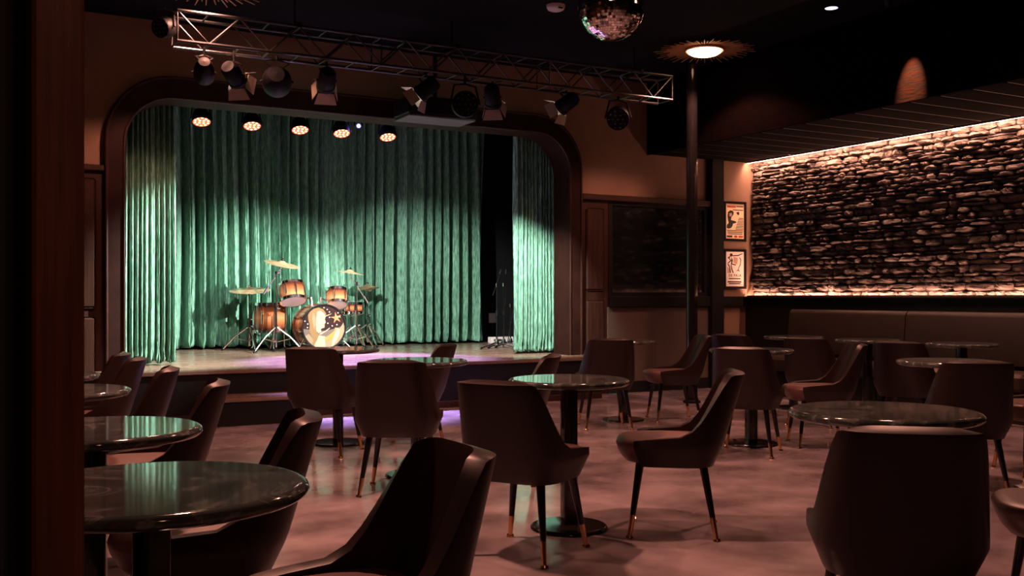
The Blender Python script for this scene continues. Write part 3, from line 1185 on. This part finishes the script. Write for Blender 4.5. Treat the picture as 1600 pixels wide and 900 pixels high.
MB().lathe([(0.0, RB + .03), (0.05, RB + .03), (0.05, RB - .01), (0, RB - .01)], 20).build('cap', 'black_metal', mbll)

# ------------------------------------------------------------------ truss
TX0, TX1, TY0, TY1, TZ0, TZ1 = 1.56, 6.66, 8.48, 8.73, 3.27, 3.52
tr = empty('lighting_truss', ((TX0 + TX1) / 2, (TY0 + TY1) / 2, TZ0))
tag(tr, 'long square metal lighting truss hung in front of the stage', 'truss')
for y in (TY0, TY1):
    for z in (TZ0, TZ1):
        kid(MB().tube([(TX0, y, z), (TX1, y, z)], 0.0135, 10), 'chord', 'truss_metal', tr)
nb = 20
bx = (TX1 - TX0) / nb
lo = tr.location


def share(pa_, pb_, r=0.0075):
    return MB().tube([pa_, pb_], r, 8).mesh('brace', 'truss_metal')


S = TY1 - TY0
rung = share((0, 0, 0), (0, S, 0))
post = share((0, 0, 0), (0, 0, S))
dup = share((0, 0, 0), (bx, 0, S))
ddn = share((0, 0, S), (bx, 0, 0))
for k in range(nb + 1):
    x = TX0 + 0.001 + (TX1 - TX0 - 0.002) * k / nb
    for z in (TZ0, TZ1):
        o = link('rung', rung, tr)
        o.location = (x - lo[0], TY0 - lo[1], z - lo[2])
    if k in (0, 7, 14, nb):
        for y in (TY0, TY1):
            o = link('upright', post, tr)
            o.location = (x - lo[0], y - lo[1], TZ0 - lo[2])
    if k < nb:
        for y in (TY0, TY1):
            o = link('diagonal', dup if k % 2 else ddn, tr)
            o.location = (x - lo[0], y - lo[1], TZ0 - lo[2])
for k in (0.2, 0.5, 0.92):
    x = TX0 + (TX1 - TX0) * k
    kid(MB().tube([(x, (TY0 + TY1) / 2, TZ1), (x, (TY0 + TY1) / 2, ZC)], 0.008, 8).box(x - .02, x + .02, TY0 - .02, TY1 + .02, TZ1 - .01, TZ1 + .03), 'hanger', 'black_metal', tr)


# spotlights with barn doors, aimed at the stage
def barn_light(x, y, z, target, label, watts, angle=62, yoke_to=TZ0):
    root = empty('barn_door_spotlight', (x, y, z))
    tag(root, label, 'spotlight', 'barn door spotlights on the truss')
    d = (Vector(target) - Vector((x, y, z))).normalized()
    M = aim(d)
    MB().lathe([(0.0, -0.13), (0.055, -0.13), (0.075, -0.10), (0.078, 0.05), (0.085, 0.055), (0.085, 0.085), (0.074, 0.085), (0.07, 0.06), (0.0, 0.06)], 24, M).build('body', 'black_metal', root)
    MB().lathe([(0.0, 0.062), (0.069, 0.062), (0.069, 0.066), (0, 0.066)], 24, M).build('lens', 'front_lens', root)
    yk = MB()
    yk.tube([M @ Vector((0.09, 0, 0)), Vector((0.07, 0, 0.10)), (0, 0, 0.12), Vector((-0.07, 0, 0.10)), M @ Vector((-0.09, 0, 0))], 0.008, 8)
    yk.tube([(0, 0, 0.12), (0, 0, max(yoke_to - z, 0.13))], 0.010, 8)
    yk.build('yoke', 'black_metal', root)
    # four flaps hinged on the front ring
    for q in range(4):
        Rm = Matrix.Rotation(R(90 * q), 4, 'Z')
        op = R((38, 20, 38, 20)[q])
        F = M @ Rm @ Matrix.Translation((0, 0.078, 0.088)) @ Matrix.Rotation(-op, 4, 'X')
        wq, wt, L = 0.07, (0.10 if q % 2 == 0 else 0.08), 0.10
        fl = MB()
        # trapezoid flap lying in local x-z, thin in y
        pts = [(-wq, 0), (wq, 0), (wt, L), (-wt, L)]
        T = Matrix(((1, 0, 0, 0), (0, 0, 1, 0), (0, 1, 0, 0), (0, 0, 0, 1)))
        fl.prism(pts, 0.003, F @ T)
        fl.build('barn_door', 'barn_inner', root, smooth=0)
    light('stage_light', 'SPOT', M @ Vector((0, 0, 0.20)), root, watts, FRONT_C, 0.03, d, angle, 0.75)
    return root


YM = 8.60
barn_light(2.05, YM, 3.06, (5.9, 13.2, 0.5), 'barn door spotlight with a pale purple flap near the left truss end', FRONT_W * 1.1, 40)
barn_light(2.87, YM, 3.10, (3.8, 13.2, 0.7), 'barn door spotlight second from the left under the truss', FRONT_W * 0.45, 40)
barn_light(3.84, YM, 3.12, (1.80, 10.5, 1.05), 'barn door spotlight left of the black projector', FRONT_W * 1.9, 46)
barn_light(4.55, YM, 3.11, (5.95, 10.5, 0.9), 'barn door spotlight right of the black projector', FRONT_W * 0.9, 44)
barn_light(5.40, YM, 3.13, (3.0, 13.2, 0.4), 'rightmost barn door spotlight under the truss', FRONT_W * 2.3, 44)


def wash_light(x, y, z, d, label, r=0.125, hang=TZ0):
    root = empty('wash_light', (x, y, z))
    tag(root, label, 'stage light', 'dark round wash lights on the truss')
    M = aim(d)
    MB().lathe([(0.0, -0.16), (r * .55, -0.155), (r * .8, -0.12), (r, -0.05), (r, 0.05), (r * .95, 0.06), (r * .9, 0.052), (0, 0.052)], 28, M).build('housing', 'black_metal', root)
    ln = MB()
    for rr, cnt in ((0.0, 1), (r * .42, 6), (r * .76, 10)):
        for k in range(cnt):
            a = 2 * PI * k / cnt
            ln.lathe([(0.0, 0.060), (0.006, 0.0595), (0.011, 0.057), (0.013, 0.052), (0, 0.052)][::-1], 10, M @ Matrix.Translation((rr * math.cos(a), rr * math.sin(a), 0)))
    tag(ln.build('lens_cluster', 'lens_dark', root), kind='stuff')
    yk = MB().tube([M @ Vector((r + .015, 0, 0)), (r * .9, 0, r + .05), (0, 0, r + .07), (-r * .9, 0, r + .05), M @ Vector((-r - .015, 0, 0))], 0.010, 8)
    yk.tube([(0, 0, r + .07), (0, 0, max(hang - z, r + .08))], 0.012, 8)
    yk.build('yoke', 'black_metal', root)


wash_light(1.80, YM, 3.05, (0.2, 1.0, -0.5), 'small dark wash light under the left truss end', 0.085)
wash_light(2.42, YM, 3.04, (0.3, 1.0, -0.25), 'big dark round wash light beside the purple-flapped spotlight', 0.125)
wash_light(4.19, 8.48, 2.99, (-0.38, -0.9, -0.1), 'dark round wash light with a ring of lenses in front of the projector', 0.125)
wash_light(6.04, YM, 3.04, (-0.5, -0.7, -0.35), 'dark round wash light under the right truss end', 0.120)
wash_light(1.48, 8.62, 3.40, (-0.6, -0.6, -0.3), 'dark wash light fixed to the left end of the truss', 0.085, 3.5)

# projector hung between truss and arch
pj = empty('projector', (4.30, 9.40, 2.98))
tag(pj, 'black box projector with grey underside hung before the stage beam', 'projector')
MB().bbox(-0.38, 0.38, -0.21, 0.21, 0.02, 0.21, 0.02).build('housing', 'black_metal', pj, smooth=0)
MB().bbox(-0.37, 0.37, -0.20, 0.20, 0.0, 0.02, 0.004).build('bottom_cover', 'projector_grey', pj, smooth=0)
MB().lathe([(0.06, 0), (0.075, 0.0), (0.07, 0.05), (0.055, 0.05)], 24, aim((0, 1, 0), (-0.12, 0.21, 0.11)), closed=True).build('lens_ring', 'lens_dark', pj)
MB().tube([(0, 0, 0.2), (0, 0, ZC - 2.98)], 0.022, 10).build('mount_pole', 'black_metal', pj)

# ------------------------------------------------------------------ stage par cans (behind the arch)
bar = MB().tube([(1.5, 11.0, 3.42), (6.1, 11.0, 3.42)], 0.02, 10)
for x in (1.6, 3.55, 6.0):
    bar.tube([(x, 11.0, 3.42), (x, 11.0, 3.75)], 0.012, 8)
tag(bar.build('light_bar', 'black_metal'), 'black light bar above the stage front', 'bar')


def par(x, z, label, blue=False):
    root = empty('par_light', (x, 10.9, z))
    tag(root, label, 'stage light', None if blue else 'glowing orange stage lights behind the arch')
    d = Vector((-0.05, -0.40, -0.91)) if not blue else Vector((-0.30, -0.93, -0.25))
    M = aim(d)
    r = 0.098 if not blue else 0.035
    MB().lathe([(0.0, -0.13), (r * .7, -0.13), (r * .95, -0.08), (r, 0.0), (r, 0.012), (r * .96, 0.012), (r * .94, 0.0), (0.0, 0.0)], 28, M).build('housing', 'black_metal', root)
    if blue:
        MB().lathe([(0, 0.002), (0.022, 0.002), (0.022, 0.006), (0, 0.010)], 20, M).build('lens', 'blue_led', root)
    else:
        MB().lathe([(0, 0.001), (r * .93, 0.001), (r * .93, 0.003), (0, 0.003)], 28, M).build('face_plate', 'par_face', root)
        for rr, cnt in ((0.030, 4), (0.070, 10)):
            for k in range(cnt):
                a = 2 * PI * (k + .5) / cnt
                MB().lathe([(0.0, 0.003), (0.0135, 0.003), (0.0135, 0.005), (0.007, 0.008), (0, 0.009)], 10, M @ Matrix.Translation((rr * math.cos(a), rr * math.sin(a), 0))).build('led', 'par_led', root)
    yk = MB().tube([M @ Vector((r + .01, 0, -.03)), (r * .9, 0.05, r + .06), (0, 0.1, r + .09), (-r * .9, 0.05, r + .06), M @ Vector((-r - .01, 0, -.03))], 0.007, 8)
    yk.tube([(0, 0.1, r + .09), (0, 0.1, 3.42 - z)], 0.008, 8)
    yk.build('yoke', 'black_metal', root)
    if blue:
        light('blue_light', 'SPOT', M @ Vector((0, 0, 0.03)), root, BLUE_W, BLUE_C, 0.03, (-0.04, -0.22, -1), 60, 0.5)
        light('blue_glow', 'POINT', M @ Vector((0, 0, 0.05)), root, 2.0, (0.35, 0.2, 1.0), 0.02)
    else:
        light('par_light', 'SPOT', M @ Vector((0, 0, 0.03)), root, PAR_W, PAR_C, 0.08, d, 130, 0.7)


for x, w_ in ((2.255, 'leftmost'), (2.794, 'second from left'), (3.331, 'middle'), (3.817, 'fourth from left'), (4.38, 'rightmost')):
    par(x, 3.035, w_ + ' of the five glowing orange stage lights')
par(4.02, 3.135, 'small blue stage light beside the orange ones', True)


# ------------------------------------------------------------------ drum kit
def lug_ring(mb, r, z0, z1, n, M, off=0.0):
    for k in range(n):
        a = 2 * PI * k / n + off
        c, s = math.cos(a), math.sin(a)
        mb.tube([M @ Vector(((r + .012) * c, (r + .012) * s, z0)), M @ Vector(((r + .012) * c, (r + .012) * s, z1))], 0.005, 6)
        zm = (z0 + z1) / 2
        mb.tube([M @ Vector(((r + .008) * c, (r + .008) * s, z0 + (zm - z0) * .55)), M @ Vector(((r + .008) * c, (r + .008) * s, z1 - (z1 - zm) * .55))], 0.011, 8)


def drum(name, label, loc, r, h, M, legs=0, lugs=8):
    """cylinder drum, local axis z from 0 to h"""
    root = empty(name, loc)
    tag(root, label, 'drum')
    MB().lathe([(r, 0.012), (r, h - .012)], 40, M).build('shell', 'burst_upright', root)
    for nm, z0, z1 in (('top_head', h - .012, h), ('bottom_head', 0.0, .012)):
        MB().lathe([(0, z0), (r * .985, z0), (r * .985, z1), (0, z1)], 40, M).build(nm, 'drum_head', root)
    for z0, z1 in ((h - .03, h + .006), (-.006, .03)):
        MB().lathe([(r - .004, z0), (r + .012, z0), (r + .012, z1), (r - .004, z1)], 40, M, closed=True).build('hoop', 'chrome', root)
    lg = MB()
    lug_ring(lg, r, 0.0, h, lugs, M)
    tag(lg.build('lugs', 'chrome', root), kind='stuff')
    return root


# bass drum lies along y, art faces the room
BC = Vector((3.96, 11.95, STZ + 0.308))
bdr = empty('bass_drum', (3.96, 12.15, STZ))
tag(bdr, 'bass drum with painted mermaid-like picture on its front head', 'drum')
Mb = Matrix.Translation(BC - bdr.location) @ Matrix.Rotation(R(90), 4, 'X')     # local z -> -y
rb = 0.275
MB().lathe([(rb, -0.40), (rb, -0.02)], 56, Mb).build('shell', 'burst_lying', bdr)
for z0, z1 in ((-0.055, 0.0), (-0.42, -0.37)):
    MB().lathe([(rb - .006, z0), (rb + .012, z0), (rb + .012, z1), (rb - .006, z1)], 56, Mb, closed=True).build('hoop', 'black_lacquer' if z1 == 0.0 else 'drum_shell', bdr)
lg = MB()
lug_ring(lg, rb + .006, -0.39, -0.03, 10, Mb, 0.2)
tag(lg.build('lugs', 'chrome', bdr), kind='stuff')
MB().lathe([(0, -.40), (rb * .98, -.40), (rb * .98, -.39), (0, -.39)], 40, Mb).build('rear_head', 'drum_head', bdr)
hd = MB().lathe([(0, -.02), (rb * .985, -.02), (rb * .985, -.012), (0, -.012)], 56, Mb).build('front_head', 'head_dark', bdr)


def art(poly, m, name, lev):
    P = []
    for u, v in poly:
        x, y = (u - 398) / 395, (470 - v) / 400
        l_ = math.hypot(x, y)
        if l_ > 0.97:
            x, y = x * .97 / l_, y * .97 / l_
        P.append((x * rb, y * rb))
    MB().prism(P, 0.0006, Mb @ Matrix.Translation((0, 0, -0.012 + 0.0008 * lev))).build(name, m, hd, smooth=0)


art([(0, 500)] + [(398 + 395 * math.cos(a), 470 - 400 * math.sin(a)) for a in [PI + PI * k / 20 for k in range(1, 20)]] + [(800, 440), (600, 500), (420, 540), (200, 520)], 'grey_art', 'painted_sea', 0)
art([(20, 640), (120, 590), (190, 680), (205, 740), (150, 830), (80, 770)], 'sand_art', 'painted_rock', 1)
art([(290, 615), (420, 640), (430, 850), (230, 850), (150, 830), (200, 800), (270, 700)], 'skin_art', 'painted_body', 1)
art([(600, 480), (690, 500), (760, 390), (790, 560), (750, 680), (660, 790), (600, 850), (430, 850), (420, 740), (550, 690), (580, 560)], 'sand_art', 'painted_shell', 1)
art([(640, 490), (690, 510), (680, 600), (640, 700), (560, 830), (530, 820), (560, 680), (610, 560)], 'skin_art', 'painted_wave', 2)
art([(410, 660), (500, 610), (600, 530), (640, 470), (590, 600), (545, 690), (420, 735)], 'ochre_art', 'painted_cloth', 2)
art([(330, 575), (430, 530), (500, 480), (505, 495), (440, 545), (350, 600), (300, 610)], 'skin_art', 'painted_arm', 2)
art([(100, 250), (130, 180), (210, 135), (300, 118), (380, 150), (428, 215), (440, 270), (400, 240), (330, 180), (280, 200), (255, 300), (250, 420), (255, 560), (300, 620), (265, 700), (195, 830), (150, 825), (200, 720), (170, 640), (125, 540), (130, 420), (105, 330)], 'hair', 'painted_hair', 3)
art([(270, 195), (330, 172), (400, 232), (426, 272), (410, 330), (428, 390), (406, 410), (402, 480), (350, 497), (335, 505), (345, 560), (292, 580), (252, 540), (242, 420), (252, 300)], 'skin_art', 'painted_face', 4)
art([(325, 290), (350, 285), (352, 300), (328, 308)], 'ochre_art', 'painted_eye', 5)
art([(365, 420), (398, 422), (396, 436), (370, 434)], 'star_art', 'painted_mouth', 5)
art([(195, 190), (240, 300), (235, 420), (215, 520), (190, 420), (175, 300)], 'sand_art', 'painted_lock', 4)
art([(425, 265), (480, 240), (530, 222), (535, 232), (480, 262), (432, 282)], 'sand_art', 'painted_flower', 4)
stp_ = []
for k in range(10):
    a = 2 * PI * k / 10 + 0.5
    q = 105 if k % 2 == 0 else 34
    stp_.append((622 + q * math.cos(a), 305 - q * math.sin(a)))
art(stp_, 'star_art', 'painted_starfish', 2)
for u, v in ((45, 360), (98, 412), (92, 474), (395, 120), (455, 152), (495, 198), (498, 295), (465, 402), (548, 450), (655, 215), (635, 430), (690, 290)):
    art([(u + 12 * math.cos(k * PI / 3), v + 12 * math.sin(k * PI / 3)) for k in range(6)], 'white_art', 'painted_dot', 2)
for s in (-1, 1):
    MB().tube([Mb @ Vector((s * .24, -.15, -.06)), Vector((s * .36, -.26, 0.012))], [0.009, 0.007], 8).build('spur', 'chrome', bdr)

# toms tilt so that their lower heads face the room
tomM = Matrix.Rotation(R(-24), 4, 'X') @ Matrix.Translation((0, 0, -0.11))
t1 = drum('rack_tom', 'larger tinted rack tom mounted left above the bass drum', (3.636, 12.22, 1.205), 0.155, 0.23, tomM)
t2 = drum('rack_tom', 'smaller tinted rack tom mounted right above the bass drum', (4.20, 12.22, 1.16), 0.13, 0.20, tomM @ Matrix.Rotation(R(6), 4, 'Y'), lugs=6)
for t_, x in ((t1, -0.05), (t2, 0.02)):
    tgt = Vector((3.94 + (-.06 if t_ is t1 else .06), 12.20, STZ + 0.57)) - t_.location
    MB().tube([(0, 0.17, 0.0), (0.08 if t_ is t1 else -0.06, 0.16, -0.05), tgt + Vector((0, 0.02, .1)), tgt], 0.012, 8).build('mount_arm', 'chrome', t_)
ft = drum('floor_tom', 'tinted floor tom standing left of the bass drum', (3.45, 12.55, STZ), 0.20, 0.37, Matrix.Translation((0, 0, 0.235)))
for k in range(3):
    a = R(-95 + 120 * k)
    c, s = math.cos(a), math.sin(a)
    lgm = MB().tube([(0.226 * c, 0.226 * s, 0.46), (0.226 * c, 0.226 * s, 0.06), (0.245 * c, 0.245 * s, 0.03)], 0.008, 8)
    L_ = lgm.build('leg', 'chrome', ft)
    MB().tube([(0.245 * c, 0.245 * s, 0.035), (0.248 * c, 0.248 * s, 0.0)], 0.014, 10).build('rubber_foot', 'black_metal', L_)
sn = drum('snare_drum', 'dark snare drum on a stand behind the right rack tom', (4.60, 12.78, STZ), 0.165, 0.15, Matrix.Translation((0, 0, 0.46)))


def tripod(root, zc, reach, rot0=0.0, r=0.009, name='leg'):
    for k in range(3):
        a = rot0 + 2 * PI * k / 3
        c, s = math.cos(a), math.sin(a)
        lg_ = MB().tube([(0.02 * c, 0.02 * s, zc), (reach * .5 * c, reach * .5 * s, zc * .62), (reach * .96 * c, reach * .96 * s, 0.018)], r, 8)
        lg_.tube([(0.015 * c, 0.015 * s, zc * .42), (reach * .52 * c, reach * .52 * s, zc * .56)], r * .6, 6)
        L2 = lg_.build(name, 'chrome', root)
        MB().tube([(reach * .93 * c, reach * .93 * s, 0.026), (reach * c, reach * s, 0.012)], 0.014, 8).build('rubber_foot', 'black_metal', L2)


tripod(sn, 0.28, 0.27, 0.5)
MB().tube([(0, 0, 0.08), (0, 0, 0.44)], 0.012, 10).build('stand_tube', 'chrome', sn)
bsk = MB()
for k in range(3):
    a = 2 * PI * k / 3
    bsk.tube([(0, 0, 0.42), (0.16 * math.cos(a), 0.16 * math.sin(a), 0.445), (0.185 * math.cos(a), 0.185 * math.sin(a), 0.48)], 0.008, 8)
bsk.build('basket', 'chrome', sn)


def cymbal_stand(base, top, rad, tilt, label, rot0, boom=None, double=False):
    """base (x,y), cymbal centre top (x,y,z), tilt (rx, ry) in degrees"""
    root = empty('cymbal_stand', (*base, STZ))
    tag(root, label, 'cymbal')
    T = Vector(top) - root.location
    elbow = Vector((0, 0, T.z - 0.06)) if boom is None else Vector((0, 0, boom))
    tripod(root, 0.30, 0.36, rot0, 0.010)
    MB().tube([(0, 0, 0.06), (0, 0, elbow.z * .55)], 0.0125, 10).build('lower_tube', 'chrome', root)
    MB().tube([(0, 0, elbow.z * .5), elbow], 0.0095, 10).build('upper_tube', 'chrome', root)
    for z in (elbow.z * .55, 0.31, elbow.z):
        cl = MB()
        cl.tube([(0, 0, z - .02), (0, 0, z + .02)], 0.020, 10)
        cl.tube([(0, 0, z), (0.045, -0.01, z)], 0.007, 8)
        cl.build('clamp', 'chrome', root)
    if boom is None:
        MB().tube([elbow, T + Vector((0, 0, .05))], 0.007, 8).build('cymbal_rod', 'chrome', root)
    else:
        dirv = (T - elbow).normalized()
        MB().tube([elbow - dirv * 0.26, T - Vector((0, 0, .05))], 0.007, 8).build('boom_arm', 'chrome', root)
        MB().tube([elbow - dirv * 0.30, elbow - dirv * 0.2], 0.014, 8).build('counterweight', 'chrome', root)
        MB().tube([T - Vector((0, 0, .06)), T + Vector((0, 0, .05))], 0.006, 8).build('cymbal_rod', 'chrome', root)
    Mc = Matrix.Translation(T) @ Matrix.Rotation(R(tilt[0]), 4, 'X') @ Matrix.Rotation(R(tilt[1]), 4, 'Y')
    prof = [(0.008, 0.026), (0.03, 0.022), (0.05, 0.008), (0.06, 0.004), (rad * .6, -0.006), (rad, -0.018),
            (rad, -0.0195), (rad * .6, -0.008), (0.06, 0.002), (0.05, 0.006), (0.03, 0.020), (0.008, 0.024)]
    MB().lathe(prof, 56, Mc, closed=True).build('cymbal', 'cymbal', root, smooth=50)
    if double:
        Mc2 = Mc @ Matrix.Translation((0, 0, -0.045)) @ Matrix.Rotation(PI, 4, 'X')
        MB().lathe(prof, 56, Mc2, closed=True).build('cymbal', 'cymbal', root, smooth=50)
    MB().lathe([(0, .03), (0.018, .03), (0.018, .045), (0.008, .055), (0, .055)], 12, Mc).build('wing_nut', 'chrome', root)
    return root


cymbal_stand((3.20, 12.62), (3.205, 12.62, 1.262), 0.255, (9, -4), 'wide cymbal on a chrome stand left of the floor tom', 2.6)
cymbal_stand((3.43, 12.22), (3.50, 12.20, 1.585), 0.22, (13, 8), 'highest cymbal on a tall chrome stand above the left rack tom', 3.6, boom=0.98)
cymbal_stand((4.565, 12.45), (4.49, 12.50, 1.495), 0.19, (5, 7), 'right cymbal on a chrome boom stand above the right rack tom', 0.9, boom=0.86)
cymbal_stand((4.88, 12.88), (4.88, 12.88, 1.31), 0.165, (-2, 0), 'pair of hi-hat cymbals behind the right rack tom', -PI / 2, double=True)

# ------------------------------------------------------------------ microphone stands and stage odds


def mic_stand(x, y, h, label, boom):
    root = empty('microphone_stand', (x, y, STZ))
    tag(root, label, 'microphone stand', 'microphone stands on the stage')
    for k in range(3):
        a = R(200 + 120 * k)
        L_ = MB().tube([(0, 0, 0.085), (0.30 * math.cos(a), 0.30 * math.sin(a), 0.016)], 0.008, 8).build('leg', 'black_lacquer', root)
        MB().tube([(0.28 * math.cos(a), 0.28 * math.sin(a), 0.020), (0.31 * math.cos(a), 0.31 * math.sin(a), 0.013)], 0.013, 8).build('rubber_foot', 'black_metal', L_)
    MB().tube([(0, 0, 0.06), (0, 0, h)], 0.009, 10).build('pole', 'black_lacquer', root)
    MB().lathe([(0, .05), (.028, .05), (.03, .08), (.02, .12), (0, .12)], 16).build('hub', 'chrome', root)
    MB().tube([(0, 0, h * .52), (0, 0, h * .60)], 0.016, 12).build('clutch', 'black_metal', root)
    hd_ = MB().tube([(0, 0, h - .02), (0, 0, h + .03)], 0.016, 12)
    hd_.build('boom_clamp', 'chrome', root)
    b0, b1 = Vector(boom[0]), Vector(boom[1])
    MB().tube([b0, b1], 0.006, 8).build('boom_arm', 'black_lacquer', root)
    dv = (b1 - b0).normalized()
    MB().tube([b1 - dv * .04, b1 + dv * .02], 0.014, 10).build('clip', 'chrome', root)


mic_stand(6.20, 11.60, 0.83, 'slim black microphone stand nearest the curtain gap', ((-.06, 0, .70), (0.06, 0.0, 1.02)))
mic_stand(6.37, 11.72, 0.84, 'middle black microphone stand with upright boom', ((0.02, 0, .55), (0.04, 0.0, 1.03)))
mic_stand(6.54, 11.84, 0.56, 'short black microphone stand with slanting boom by the right curtain', ((-.06, -.03, .08), (0.09, 0.02, .68)))
rk = empty('white_box', (6.98, 13.0, STZ))
tag(rk, 'low pale box on the stage behind the microphone stands', 'box')
MB().bbox(-0.15, 0.22, -0.06, 0.06, 0, 0.09, 0.006).build('case', 'white_plastic', rk, smooth=0)
MB().box(-0.11, 0.02, -0.063, -0.058, 0.025, 0.06).build('grille', 'ink', rk, smooth=0)
pl = empty('outlet_plate', (7.20, 13.62, 0.835))
tag(pl, 'small white outlet plate on the black stage wall', 'outlet')
MB().bbox(-0.062, 0.062, -0.012, 0, -0.075, 0.075, 0.004).build('plate', 'white_plastic', pl, smooth=0)
for dz in (-0.035, 0.035):
    MB().bbox(-0.022, 0.022, -0.015, -0.011, dz - .02, dz + .02, 0.002).build('socket', 'white_plastic', pl, smooth=0)
